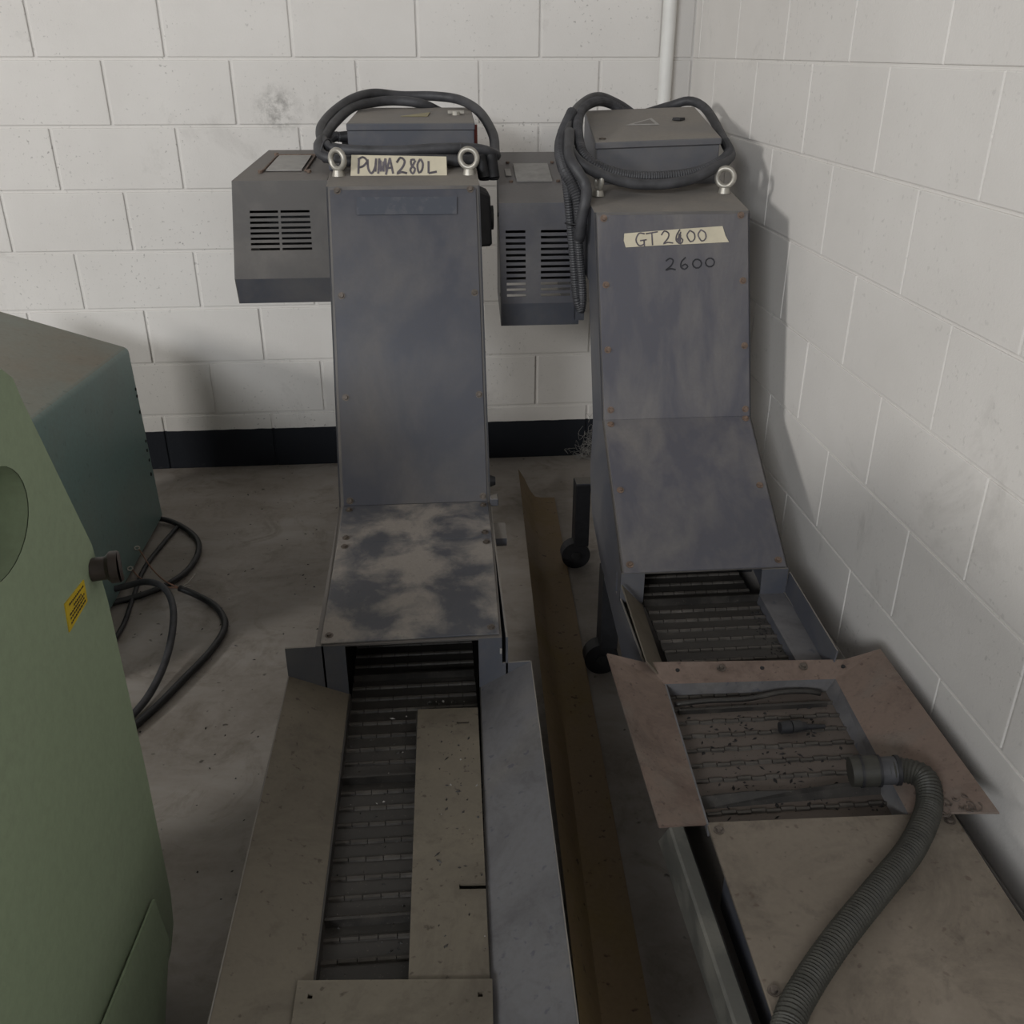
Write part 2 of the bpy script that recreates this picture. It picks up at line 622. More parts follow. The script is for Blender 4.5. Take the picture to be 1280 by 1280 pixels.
def slat_mesh(name, w, mat, knuckles, stag=0.0014):
    """one hinged belt slat: plate plus the row of hinge knuckles on its front edge"""
    bm = bmesh.new()
    p = 0.0381
    box(bm, -w / 2, w / 2, -p / 2 + 0.003, p / 2 - 0.001, -0.003, 0.0)
    n0 = len(bm.faces)
    kw = w / knuckles
    for i in range(knuckles):
        x0 = -w / 2 + i * kw + 0.0007
        cyl(bm, (x0, -p / 2 + (stag if i % 2 else -0.5 * stag), -0.0003), (x0 + kw - 0.0014, -p / 2 + (stag if i % 2 else -0.5 * stag), -0.0003), 0.0052 if i % 2 else 0.0052 - stag * 0.4, seg=8)
    bm.faces.ensure_lookup_table()
    for f in bm.faces[n0:]:
        f.material_index = 1
    me = mesh_of(bm, mat, name, True)
    me.materials.append(HINGE)
    return me


def eyebolt(loc, ax, parent):
    e = obj('eyebolt', mk(cyl, (loc[0], loc[1], loc[2] - 0.004), (loc[0], loc[1], loc[2] + 0.010), 0.0155, 0.012, seg=18), STEEL, parent, smooth='auto')
    b = bmesh.new()
    torus(b, (loc[0], loc[1], loc[2] + 0.034), ax, 0.0215, 0.0068, 26, 10)
    obj('ring', b, STEEL, e, smooth=True)
    return e


def vent_box(root, fl, fr, zt, zb, yf, back, low, cols, rows, v0, v1, mat):
    """sheet metal motor cover: top, slotted front, slanted lower lip, outer side; open to the back like the real one.
    fl/fr = x of the front's outer and inner edge, back = (xl, xr, y, z), low = (x_l, x_r, y, z)"""
    th = 0.003
    c = [(fl[0], yf, zt), (fr[0], yf, zt), (fr[1], yf, zb), (fl[1], yf, zb)]
    us = [0.0]
    for a, b_ in cols:
        us += [a, b_]
    us.append(1.0)
    vs = [0.0]
    hv = (v1 - v0) / (rows - 0.5)
    for r in range(rows):
        vs += [v0 + r * hv, v0 + r * hv + hv * 0.46]
    vs.append(1.0)
    holes = {(1 + 2 * i, 1 + 2 * j) for i in range(len(cols)) for j in range(rows)}
    b = bmesh.new()
    sheet(b, c, us, vs, holes, th)
    mc = obj('motor_cover', b, mat, root)
    obj('top_sheet', mk(plate, [c[0], c[1], (back[1], back[2], back[3]), (back[0], back[2], back[3])], th, -1), mat, mc)
    obj('lower_lip', mk(plate, [(fl[1], yf, zb), (fr[1], yf, zb), (low[1], low[2], low[3]), (low[0], low[2], low[3])], th, 1), BLUE, mc)
    obj('side_sheet', mk(plate, [c[0], (back[0], back[2], back[3]), (back[0], back[2], low[3]), (low[0], low[2], low[3]), c[3]], th, 1), mat, mc)
    for z in (zt - 0.03, zb + 0.02):
        xx = fl[0] + (fl[1] - fl[0]) * ((zt - z) / (zt - zb))
        cy = bmesh.new()
        cyl(cy, (xx + 0.002, yf + 0.02, z), (xx - 0.005, yf + 0.02, z), 0.005, seg=10)
        obj('screw', cy, BLACK, mc)
    return mc


# ------------------------------------------------------------------ left conveyor
LC = thing('chip_conveyor', 'blue-grey chip conveyor with a paper card on its head and a scuffed lower cover', 'conveyor', (1.155, -1.9, 0))
XL, XR = 0.977, 1.338
prof = [(-1.058, 1.151), (-1.362, 0.462), (-1.868, 0.409), (-1.868, 0.30), (-3.05, 0.30), (-3.05, 0.16), (-1.75, 0.16), (-1.50, 0.22),
        (-1.32, 0.32), (-1.20, 0.46), (-0.93, 1.00), (-0.50, 1.00), (-0.50, 1.178), (-0.90, 1.176)]
for x0, s in ((XL, 1), (XR - 0.004, 1)):
    obj('side_plate', mk(extr, prof, x0, x0 + 0.004), BLUE, LC)
# back sheet closing the rising leg
for (y0, z0), (y1, z1) in (((-1.20, 0.46), (-0.93, 1.00)), ((-1.32, 0.32), (-1.20, 0.46)), ((-1.50, 0.22), (-1.32, 0.32)), ((-1.75, 0.16), (-1.50, 0.22)), ((-3.05, 0.16), (-1.75, 0.16)),
                           ((-0.50, 1.00), (-0.50, 1.178))):
    obj('back_sheet', mk(plate, [(XL, y0, z0), (XR, y0, z0), (XR, y1, z1), (XL, y1, z1)], 0.003, -1), BLUE, LC)
# folded lips beside the covers, then the covers themselves
e = 0.0035
obj('upper_cover', mk(plate, [(0.986, -1.0615, 1.143), (0.988, -1.3615, 0.4635), (1.330, -1.3615, 0.4635), (1.329, -1.0615, 1.143)], e, 1), PANEL, LC, bevel=0.001)
obj('leg_front', mk(plate, [(XL, -1.058, 1.151), (XL, -1.362, 0.462), (XR, -1.362, 0.462), (XR, -1.058, 1.151)], 0.004, -1), COVERBOX, LC)
obj('lower_cover', mk(plate, [(0.986, -1.3645, 0.4618), (0.984, -1.520, 0.4461), (1.330, -1.520, 0.4461), (1.331, -1.3645, 0.4618)], e, 1), SCUFF, LC, bevel=0.001)
obj('lower_cover', mk(plate, [(0.984, -1.521, 0.4460), (0.976, -1.866, 0.411), (1.322, -1.862, 0.4116), (1.330, -1.521, 0.4460)], e, 1), SCUFF, LC, bevel=0.001)
obj('knee_shelf', mk(plate, [(XL, -1.362, 0.462), (XL - 0.011, -1.868, 0.409), (XR - 0.012, -1.868, 0.409), (XR, -1.362, 0.462)], 0.004, -1), COVERBOX, LC)
tilt_u = math.atan2(0.689, 0.304)
for q in [(1.003, -1.0625, 1.141), (1.003, -1.161, 0.918), (1.003, -1.257, 0.699), (1.003, -1.356, 0.475),
          (1.315, -1.0625, 1.142), (1.317, -1.160, 0.919), (1.319, -1.258, 0.698), (1.320, -1.356, 0.475)]:
    inst(BOLT_ME, 'bolt', (q[0], q[1] - 0.003, q[2] + 0.001), LC, (tilt_u, 0, 0))
for q in [(1.002, -1.383, 0.458), (1.002, -1.502, 0.446), (1.001, -1.537, 0.442), (0.991, -1.844, 0.411),
          (1.319, -1.383, 0.458), (1.316, -1.501, 0.446), (1.317, -1.541, 0.442), (1.307, -1.842, 0.411)]:
    inst(BOLT_ME, 'bolt', (q[0], q[1], q[2] + 0.005), LC, (math.atan2(0.053, 0.506), 0, 0))
# ghost of a peeled-off label
obj('label_residue', mk(plate, [(1.048, -1.0745, 1.129), (1.046, -1.0910, 1.091), (1.281, -1.0910, 1.090), (1.283, -1.0745, 1.128)], 0.0012, 1), RESID, LC)
# head top
obj('head_top', mk(plate, [(XL, -1.058, 1.151), (XR, -1.058, 1.151), (XR, -0.895, 1.176), (XL, -0.895, 1.176)], 0.004, -1), BLUE, LC)
obj('head_top', mk(plate, [(XL, -0.895, 1.176), (XR, -0.895, 1.176), (XR, -0.50, 1.180), (XL, -0.50, 1.180)], 0.004, -1), BLUE, LC)
eyebolt((1.000, -0.966, 1.168), (0.80, 1, 0), LC)
eyebolt((1.317, -0.962, 1.168), (0.35, 1, 0), LC)
# end plates beside the belt mouth
obj('mouth_plate', mk(plate, [(0.908, -1.868, 0.407), (0.908, -1.868, 0.340), (1.022, -1.868, 0.290), (1.022, -1.868, 0.407)], 0.004, -1), BLUE, LC)
obj('mouth_plate', mk(plate, [(1.280, -1.868, 0.4085), (1.281, -1.868, 0.285), (1.383, -1.868, 0.349), (1.327, -1.868, 0.348), (1.326, -1.868, 0.4085)], 0.004, -1), BLUE, LC)
obj('tag', mk(box, 1.322, 1.326, -1.870, -1.866, 0.372, 0.384), PALE, LC)
# sloping trough flanges
NY = -3.05
obj('trough_flange', mk(plate, [(0.908, -1.868, 0.343), (0.8995, -2.60, 0.343), (0.8945, NY, 0.343), (1.013, NY, 0.292), (1.017, -2.51, 0.292), (1.022, -1.868, 0.292)], 0.003, -1), TROUGH_W, LC)
obj('trough_flange', mk(plate, [(1.383, -1.868, 0.349), (1.281, -1.868, 0.292), (1.255, -2.59, 0.292), (1.240, NY, 0.292), (1.350, NY, 0.343), (1.362, -2.64, 0.343)], 0.003, -1), TROUGH_B, LC)
obj('flange_lip', mk(plate, [(0.908, -1.868, 0.343), (0.8945, NY, 0.343), (0.8945, NY, 0.333), (0.908, -1.868, 0.333)], 0.002, 1), BLUE, LC)
obj('flange_lip', mk(plate, [(1.383, -1.868, 0.349), (1.350, NY, 0.343), (1.350, NY, 0.333), (1.383, -1.868, 0.338)], 0.002, 1), BLUE, LC)
obj('belt_skirt', mk(plate, [(1.022, -1.868, 0.293), (1.013, NY, 0.293), (1.013, NY, 0.17), (1.022, -1.868, 0.17)], 0.003, 1), BELT, LC)
obj('belt_skirt', mk(plate, [(1.281, -1.868, 0.293), (1.240, NY, 0.293), (1.240, NY, 0.17), (1.281, -1.868, 0.17)], 0.003, 1), BELT, LC)
# belt: every slat a part, a pusher every eighth
SL = slat_mesh('belt_slat', 0.252, BELT, 9, 0.0002)
bm = bmesh.new()
box(bm, -0.124, 0.124, -0.002, 0.003, -0.001, 0.016)
box(bm, -0.124, 0.124, -0.002, 0.014, -0.001, 0.001)
CL = mesh_of(bm, BELT, 'cleat')
zb = 0.264
y = -1.30
i = 0
while y > -2.62:
    s = inst(SL, 'belt_slat', (1.149 - 0.012 * (-(y + 1.868)) if y < -1.868 else 1.149, y, zb), LC)
    if i % 8 == 5:
        inst(CL, 'cleat', (s.location.x, y + 0.006, zb), LC)
    y -= 0.0381
    i += 1
for k in range(1, 18):                     # belt climbing inside the rising leg
    a = math.radians(62)
    inst(SL, 'belt_slat', (1.149, -1.30 + 0.0381 * k * math.cos(a), zb + 0.012 + 0.0381 * k * math.sin(a)), LC, (a, 0, 0))
# loose divider plate on the right half of the belt, with its two slots
b = bmesh.new()
c = [(1.158, -1.939, 0.301), (1.274, -1.943, 0.301), (1.258, -2.560, 0.301), (1.147, -2.551, 0.301)]
sheet(b, c, [0, 0.46, 0.64, 0.84, 0.995], [0, 0.065, 0.076, 0.694, 0.710, 1.0], {(2, 1), (2, 3), (3, 3)}, 0.004)
obj('divider_plate', b, TROUGH_W, LC)
obj('divider_web', mk(box, 1.155, 1.158, -2.55, -1.945, 0.268, 0.298), BELT, LC)
# tail cover with two screw holes
b = bmesh.new()
c = [(0.998, -2.522, 0.306), (1.261, -2.542, 0.306), (1.236, -3.06, 0.306), (0.992, -3.06, 0.306)]
sheet(b, c, [0, 0.062, 0.087, 0.925, 0.950, 1], [0, 0.032, 0.046, 1.0], {(1, 1), (3, 1)}, 0.005)
tc = obj('tail_cover', b, TROUGH_W, LC)
obj('folded_edge', mk(plate, [(0.998, -2.522, 0.306), (1.261, -2.542, 0.306), (1.261, -2.540, 0.285), (0.998, -2.520, 0.285)], 0.003, 1), TROUGH_W, tc)
obj('tail_plate', mk(box, 0.94, 1.33, NY - 0.005, NY, 0.165, 0.305), BLUE, LC)
# support feet under the trough
for x in (1.0, 1.28):
    for yy in (-1.62, -2.85):
        b = bmesh.new()
        box(b, x - 0.02, x + 0.02, yy - 0.02, yy + 0.02, 0.012, 0.168)
        box(b, x - 0.04, x + 0.04, yy - 0.04, yy + 0.04, 0.0, 0.014)
        obj('foot', b, BLACK, LC)
# motor cover on the left of the head
mc = vent_box(LC, (0.753, 0.731), (0.975, 0.975), 1.159, 0.927, -1.0, (0.790, 0.975, -0.62, 1.194), (0.727, 0.975, -0.960, 0.857),
              [(0.165, 0.46), (0.485, 0.79)], 8, 0.295, 0.705, COVERBOX)
npx = [lerp((0.80, -0.90, 1.1695), (0.80, -0.72, 1.186), t) for t in (0, 1)]
obj('nameplate', mk(plate, [(0.818, -0.90, 1.170), (0.905, -0.90, 1.170), (0.912, -0.72, 1.187), (0.828, -0.72, 1.187)], 0.003, 1), PALE, mc)
b = bmesh.new()
for p in ((0.806, -0.915, 1.168), (0.924, -0.915, 1.168), (0.818, -0.70, 1.188), (0.932, -0.70, 1.188)):
    cyl(b, p, (p[0], p[1] - 0.001, p[2] + 0.006), 0.006, seg=8)
for a_, b_ in (((0.810, -0.905, 1.171), (0.822, -0.71, 1.189)), ((0.914, -0.905, 1.171), (0.922, -0.71, 1.189)), ((0.822, -0.712, 1.189), (0.922, -0.712, 1.189))):
    cyl(b, a_, b_, 0.003, seg=6)
obj('plate_frame', b, BOLT_R, mc)
b = bmesh.new()
cyl(b, (0.775, -0.82, 1.045), (0.972, -0.82, 1.045), 0.085, seg=24)
cyl(b, (0.760, -0.82, 1.045), (0.776, -0.82, 1.045), 0.070, 0.080, seg=24)
obj('gear_motor', b, BLACK, LC, smooth='auto')
b = bmesh.new()
box(b, 0.93, 0.979, -0.86, -0.74, 0.98, 1.12)
obj('motor_mount', b, BLACK, LC)
# black bearing housing on the right of the head
b = bmesh.new()
hexa(b, [(1.336, -0.98, 0.992), (1.373, -0.97, 0.992), (1.373, -0.87, 0.992), (1.336, -0.87, 0.992),
         (1.336, -0.98, 1.132), (1.369, -0.97, 1.118), (1.369, -0.87, 1.118), (1.336, -0.87, 1.132)])
obj('bearing_housing', b, BLACK, LC, bevel=0.006)
b = bmesh.new()
cyl(b, (1.372, -0.92, 1.055), (1.379, -0.92, 1.055), 0.03, seg=16)
obj('bearing_cap', b, BLACK, LC, smooth='auto')
# take-up bolts and bracket on the right of the knee
b = bmesh.new()
cyl(b, (1.336, -1.325, 0.50), (1.352, -1.325, 0.50), 0.016, 0.010, seg=12)
obj('pivot_bolt', b, BLACK, LC)
b = bmesh.new()
box(b, 1.336, 1.356, -1.375, -1.345, 0.455, 0.475)
obj('adjuster', b, BLUE, LC, bevel=0.002)
b = bmesh.new()
extr(b, [(-1.475, 0.420), (-1.425, 0.436), (-1.425, 0.428), (-1.465, 0.395), (-1.475, 0.405)], 1.336, 1.368)
obj('bracket', b, BLUE, LC)
# control box
cb = obj('control_box', mk(hexa, [(1.016, -0.800, 1.172), (1.340, -0.800, 1.172), (1.346, -0.42, 1.172), (1.028, -0.42, 1.172),
                                  (1.016, -0.800, 1.256), (1.340, -0.800, 1.256), (1.346, -0.42, 1.272), (1.028, -0.42, 1.272)]), BLUE, LC, bevel=0.002)
lid = obj('lid', mk(hexa, [(1.0145, -0.804, 1.2545), (1.3415, -0.804, 1.2545), (1.350, -0.405, 1.271), (1.027, -0.405, 1.271),
                           (1.0145, -0.804, 1.2725), (1.3415, -0.804, 1.2720), (1.350, -0.405, 1.2885), (1.027, -0.405, 1.2890)]), BLUE, cb, bevel=0.002)
obj('warning_sticker', mk(plate, [(1.150, -0.655, 1.2795), (1.222, -0.660, 1.2792), (1.230, -0.56, 1.2835)], 0.0012, 1), LABEL_Y, cb)
b = bmesh.new()
cyl(b, (1.300, -0.61, 1.279), (1.300, -0.61, 1.289), 0.013, seg=14)
box(b, 1.278, 1.322, -0.618, -0.602, 1.284, 1.291)
obj('latch', b, STEEL, cb)
obj('red_tag', mk(box, 1.3415, 1.352, -0.72, -0.705, 1.20, 1.262), RED, cb)
for yy, zz in ((-0.73, 1.235), (-0.66, 1.215)):
    b = bmesh.new()
    cyl(b, (1.020, yy, zz), (0.990, yy, zz), 0.016, 0.013, seg=12)
    obj('cable_gland', b, BLACK, cb, smooth='auto')

# ------------------------------------------------------------------ right conveyor
RC = thing('chip_conveyor', 'taller-sloped grey chip conveyor beside the white wall with a taped paper strip on its panel', 'conveyor', (1.80, -1.9, 0))
RL, RR = 1.606, 1.982


def dxr(y, z):
    if z >= 0.619:
        return 0.016 * max(0.0, min(1.0, (1.094 - z) / 0.475))
    return 0.016 * max(0.0, min(1.0, (z - 0.407) / 0.212))


prof = [(-1.120, 1.0945), (-1.250, 0.619), (-1.640, 0.407), (-1.640, 0.345), (-2.19, 0.345), (-2.19, 0.17), (-1.80, 0.20), (-1.667, 0.245),
        (-1.44, 0.293), (-1.256, 0.368), (-1.186, 0.453), (-1.143, 0.581), (-1.040, 0.92), (-0.52, 0.95), (-0.52, 1.172)]
for x0 in (RL, RR - 0.004):
    obj('side_plate', mk(extr, prof, x0, x0 + 0.004, dxr, [(-1.607, 0.335), (-1.592, 0.335), (-1.592, 0.388), (-1.607, 0.388)] if x0 == RL else None), BLUE, RC)
segs = prof[5:]
for (y0, z0), (y1, z1) in zip(segs[:-1], segs[1:]):
    a, b_ = dxr(y0, z0), dxr(y1, z1)
    obj('back_sheet', mk(plate, [(RL + a, y0, z0), (RR + a, y0, z0), (RR + b_, y1, z1), (RL + b_, y1, z1)], 0.003, -1), BLUE, RC)
obj('leg_front', mk(plate, [(RL, -1.120, 1.0945), (RL + .016, -1.25, .619), (RR + .016, -1.25, .619), (RR, -1.120, 1.0945)], 0.004, -1), COVERBOX, RC)
obj('slope_front', mk(plate, [(RL + .016, -1.25, .619), (RL, -1.64, .407), (RR, -1.64, .407), (RR + .016, -1.25, .619)], 0.004, -1), COVERBOX, RC)
obj('upper_cover', mk(plate, [(1.612, -1.1225, 1.088), (1.628, -1.2505, 0.620), (1.994, -1.2505, 0.620), (1.977, -1.1225, 1.088)], e, 1), PANEL_R, RC, bevel=0.001)
obj('lower_cover', mk(plate, [(1.628, -1.2515, 0.6185), (1.612, -1.640, 0.4075), (1.978, -1.640, 0.4075), (1.993, -1.2515, 0.6185)], e, 1), PANEL_R, RC, bevel=0.001)
tu, tl = math.atan2(0.4755, 0.13), math.atan2(0.212, 0.39)
for q in [(1.627, -1.124, 1.081), (1.632, -1.164, 0.933), (1.636, -1.205, 0.785), (1.643, -1.243, 0.644),
          (1.959, -1.123, 1.084), (1.968, -1.163, 0.937), (1.976, -1.204, 0.787), (1.982, -1.245, 0.637)]:
    inst(BOLT_R_ME, 'bolt', (q[0], q[1] - 0.0042, q[2] + 0.001), RC, (tu, 0, 0))
for q in [(1.641, -1.265, 0.611), (1.636, -1.442, 0.515), (1.628, -1.622, 0.417), (1.981, -1.260, 0.614), (1.969, -1.442, 0.515), (1.963, -1.625, 0.415)]:
    inst(BOLT_R_ME, 'bolt', (q[0], q[1] - 0.002, q[2] + 0.0038), RC, (tl, 0, 0))
obj('head_top', mk(plate, [(RL, -1.120, 1.0945), (RR, -1.120, 1.0945), (RR, -0.52, 1.180), (RL, -0.52, 1.180)], 0.004, -1), BLUE, RC)
eyebolt((1.637, -0.985, 1.118), (1, 0.15, 0), RC)
eyebolt((1.961, -0.970, 1.119), (0.55, 1, 0), RC)
# marker writing straight on the panel
W2 = [(1.774, -1.152, 0.992), (1.898, -1.151, 0.994), (1.898, -1.159, 0.967), (1.778, -1.160, 0.963)]
g2 = [[(0.02, 0.25), (0.10, 0.05), (0.17, 0.2), (0.12, 0.6), (0.0, 0.95), (0.10, 0.85), (0.2, 0.95)]]
g6 = [[(0.42, 0.0), (0.33, 0.35), (0.31, 0.75), (0.38, 0.95), (0.45, 0.75), (0.40, 0.55), (0.33, 0.7)]]


def ring(cu, cv, ru, rv):
    return [(cu + ru * math.cos(t), cv + rv * math.sin(t)) for t in [2 * math.pi * k / 10 - 1.3 for k in range(11)]]


obj('marker_writing', mk(ribbon, W2, g2 + g6 + [ring(0.64, 0.55, 0.09, 0.36), ring(0.90, 0.5, 0.09, 0.36)], 0.0036, 0.0012), INK_D, RC)
# mouth plates
obj('mouth_plate', mk(plate, [(1.606, -1.641, 0.408), (1.606, -1.641, 0.335), (1.659, -1.641, 0.333), (1.659, -1.641, 0.408)], 0.004, -1), BLUE, RC)
obj('mouth_plate', mk(plate, [(1.982, -1.641, 0.406), (1.922, -1.641, 0.406), (1.925, -1.641, 0.333), (1.982, -1.641, 0.340)], 0.004, 1), BLUE, RC)
# rails beside the belt
obj('belt_rail', mk(plate, [(1.604, -1.665, 0.395), (1.597, -1.95, 0.395), (1.648, -1.95, 0.328), (1.657, -1.645, 0.328)], 0.003, -1), TROUGH_W, RC)
obj('channel_floor', mk(plate, [(1.922, -1.644, 0.340), (1.985, -1.644, 0.340), (1.975, -1.95, 0.340), (1.912, -1.95, 0.340)], 0.003, -1), TROUGH_B, RC)
obj('channel_wall', mk(plate, [(1.986, -1.642, 0.396), (1.970, -1.95, 0.396), (1.964, -1.95, 0.340), (1.982, -1.642, 0.340)], 0.003, 1), BLUE, RC)
obj('belt_rail', mk(plate, [(1.922, -1.644, 0.340), (1.912, -1.95, 0.340), (1.904, -1.95, 0.300), (1.914, -1.60, 0.300)], 0.003, 1), BLUE, RC)
# belt
SR = slat_mesh('belt_slat', 0.320, BELT_R, 13)
SRD = slat_mesh('belt_slat', 0.252, BELT, 10, 0.0003)
bm = bmesh.new()
box(bm, -0.130, 0.130, -0.002, 0.003, -0.001, 0.018)
box(bm, -0.130, 0.130, -0.002, 0.016, -0.001, 0.001)
CR = mesh_of(bm, BELT, 'cleat')
yy = -1.35
i = 0
zr = 0.325
while yy > -2.42:
    near = yy < -1.90
    inst(SR if near else SRD, 'belt_slat', (1.790 if not near else 1.787, yy, zr), RC)
    if i % 8 == 0 and not near:
        inst(CR, 'cleat', (1.790, yy + 0.008, zr), RC)
    yy -= 0.0381
    i += 1
# hopper: four sloping wings around the opening
O = [(1.526, -1.920, 0.396), (2.057, -1.950, 0.396), (2.047, -2.388, 0.396), (1.525, -2.372, 0.396)]   # bl br fr fl
I = [(1.629, -1.972, 0.355), (1.960, -1.984, 0.355), (1.935, -2.335, 0.355), (1.611, -2.332, 0.355)]
hf = obj('hopper', mk(plate, [(1.600, -1.922, 0.372), (1.99, -1.946, 0.372), I[1], I[0]], 0.004, 1), RUST, RC)
obj('hopper_wing', mk(plate, [O[0], I[0], I[3], O[3]], 0.004, 1), RUST, hf)
obj('hopper_wing', mk(plate, [O[1], O[2], I[2], I[1]], 0.004, 1), RUST, hf)
obj('hopper_corner', mk(plate, [O[0], (1.600, -1.922, 0.372), I[0]], 0.004, 1), RUST, hf)
obj('hopper_corner', mk(plate, [(1.99, -1.946, 0.372), O[1], I[1]], 0.004, 1), RUST, hf)
obj('opening_lip', mk(plate, [I[0], I[1], (1.960, -1.984, 0.328), (1.629, -1.972, 0.328)], 0.003, 1), TROUGH_B, hf)
obj('opening_lip', mk(plate, [I[1], I[2], (1.925, -2.335, 0.326), (1.945, -1.984, 0.326)], 0.003, 1), TROUGH_B, hf)
obj('opening_lip', mk(plate, [I[0], I[3], (1.615, -2.332, 0.328), (1.635, -1.972, 0.328)], 0.003, 1), TROUGH_B, hf)
for q in [(1.745, -1.948, 0.364), (1.905, -1.956, 0.364)]:
    inst(BOLT_ME, 'bolt', (q[0], q[1], q[2] + 0.004), RC, (0.2, 0, 0))
b = bmesh.new()
for q in [(1.660, -1.944, 0.3635), (1.825, -1.951, 0.3635), (1.982, -1.962, 0.3655)]:
    cyl(b, q, (q[0], q[1] - 0.0005, q[2] + 0.0035), 0.004, seg=10)
obj('plug', b, BLACK, hf)
# two pusher bars in the opening, one bent
b = bmesh.new()
tube(b, [(1.640, -2.012, 0.337), (1.70, -2.010, 0.340), (1.78, -2.008, 0.338), (1.85, -2.000, 0.343), (1.905, -2.000, 0.341), (1.925, -2.004, 0.338)], 0.005, 6)
obj('pusher_bar', b, BELT, RC, smooth=True)
b = bmesh.new()
box(b, 1.645, 1.930, -2.028, -2.022, 0.324, 0.334)
obj('pusher_plate', b, BELT, RC)
b = bmesh.new()
plate(b, [(1.618, -2.262, 0.343), (1.70, -2.258, 0.345), (1.78, -2.259, 0.342), (1.86, -2.254, 0.346), (1.93, -2.252, 0.344), (1.93, -2.262, 0.325), (1.618, -2.272, 0.325)], 0.004, 1)
obj('pusher_plate', b, BELT, RC)
# big cover over the near trough
b = bmesh.new()
hexa(b, [(1.598, -3.06, 0.346), (1.985, -3.06, 0.346), (2.009, -2.338, 0.346), (1.613, -2.326, 0.346),
         (1.598, -3.06, 0.352), (1.985, -3.06, 0.352), (2.009, -2.338, 0.352), (1.613, -2.326, 0.352)])
obj('trough_cover', b, COVER_N, RC, bevel=0.001)
for q in [(1.627, -2.345, 0.3525), (1.619, -2.623, 0.3525), (1.994, -2.357, 0.3525), (1.618, -2.92, 0.3525)]:
    inst(BOLT_ME, 'bolt', q, RC)
obj('under_rail', mk(extr, [(-3.05, 0.262), (-2.22, 0.243), (-2.16, 0.150), (-3.05, 0.205)], 1.586, 1.614), RAIL, RC, bevel=0.004)
obj('trough_wall', mk(box, 1.650, 1.654, -3.05, -2.335, 0.17, 0.347), BLUE, RC)
obj('trough_wall', mk(box, 1.960, 1.964, -3.05, -2.335, 0.17, 0.347), BLUE, RC)
obj('trough_bottom', mk(box, 1.60, 1.97, -3.05, -2.16, 0.165, 0.172), BLUE, RC)
obj('tail_plate', mk(box, 1.603, 1.985, -3.055, -3.05, 0.19, 0.348), BLUE, RC)
# feet and casters
for x in (1.65, 1.94):
    for y_ in (-2.95,):
        b = bmesh.new()
        box(b, x - 0.02, x + 0.02, y_ - 0.02, y_ + 0.02, 0.012, 0.195)
        box(b, x - 0.04, x + 0.04, y_ - 0.04, y_ + 0.04, 0.0, 0.014)
        obj('foot', b, BLACK, RC)


def caster(x, y, ztop, col):
    b = bmesh.new()
    box(b, x - 0.020, x + 0.024, y - 0.03, y + 0.03, 0.080, ztop)
    k = obj('caster_leg', b, col, RC, bevel=0.002)
    b = bmesh.new()
    cyl(b, (x - 0.012, y - 0.02, 0.044), (x - 0.012, y + 0.02, 0.044), 0.044, seg=28)
    obj('wheel', b, BLACK, k, smooth='auto')
    b = bmesh.new()
    cyl(b, (x - 0.012, y - 0.024, 0.044), (x - 0.012, y + 0.024, 0.044), 0.014, seg=14)
    obj('hub', b, CABLE_D, k, smooth='auto')


caster(1.640, -0.875, 0.285, BLACK)
caster(1.625, -1.425, 0.30, BLACK)
caster(1.95, -0.875, 0.285, BLACK)
caster(1.95, -1.425, 0.30, BLACK)
# cross bars that carry the rear casters
obj('caster_bar', mk(box, 1.622, 1.99, -0.90, -0.85, 0.268, 0.288), BLUE, RC)
for xb in (1.76, 1.86):
    obj('caster_bar', mk(box, xb, xb + 0.04, -1.30, -0.86, 0.287, 0.306), BLUE, RC)
obj('caster_bar', mk(box, 1.612, 1.98, -1.445, -1.40, 0.285, 0.306), BLUE, RC)
# motor cover on the left of the head
mr = vent_box(RC, (1.394, 1.400), (1.604, 1.604), 1.094, 0.840, -0.95, (1.418, 1.604, -0.55, 1.178), (1.399, 1.604, -0.945, 0.780),
              [(0.06, 0.305), (0.495, 0.88)], 12, 0.262, 0.93, COVERBOX_R)
obj('nameplate', mk(plate, [(1.450, -0.80, 1.1265), (1.545, -0.80, 1.1265), (1.548, -0.66, 1.156), (1.452, -0.66, 1.156)], 0.003, 1), PALE, mr)
b = bmesh.new()
for p in ((1.435, -0.80, 1.126), (1.560, -0.80, 1.126), (1.438, -0.65, 1.158), (1.562, -0.65, 1.158)):
    cyl(b, p, (p[0], p[1] - 0.001, p[2] + 0.005), 0.005, seg=8)
obj('rivet', b, BOLT_R, mr)
obj('white_sticker', mk(plate, [(1.425, -0.755, 1.136), (1.440, -0.755, 1.136), (1.441, -0.70, 1.1475), (1.426, -0.70, 1.1475)], 0.002, 1), PALE, mr)
b = bmesh.new()
cyl(b, (1.420, -0.80, 0.955), (1.604, -0.80, 0.955), 0.088, seg=24)
cyl(b, (1.408, -0.80, 0.955), (1.421, -0.80, 0.955), 0.072, 0.083, seg=24)
obj('gear_motor', b, BLACK, RC, smooth='auto')
b = bmesh.new()
box(b, 1.59, 1.613, -0.98, -0.62, 0.80, 1.07)
obj('drive_guard', b, BLUE, RC)
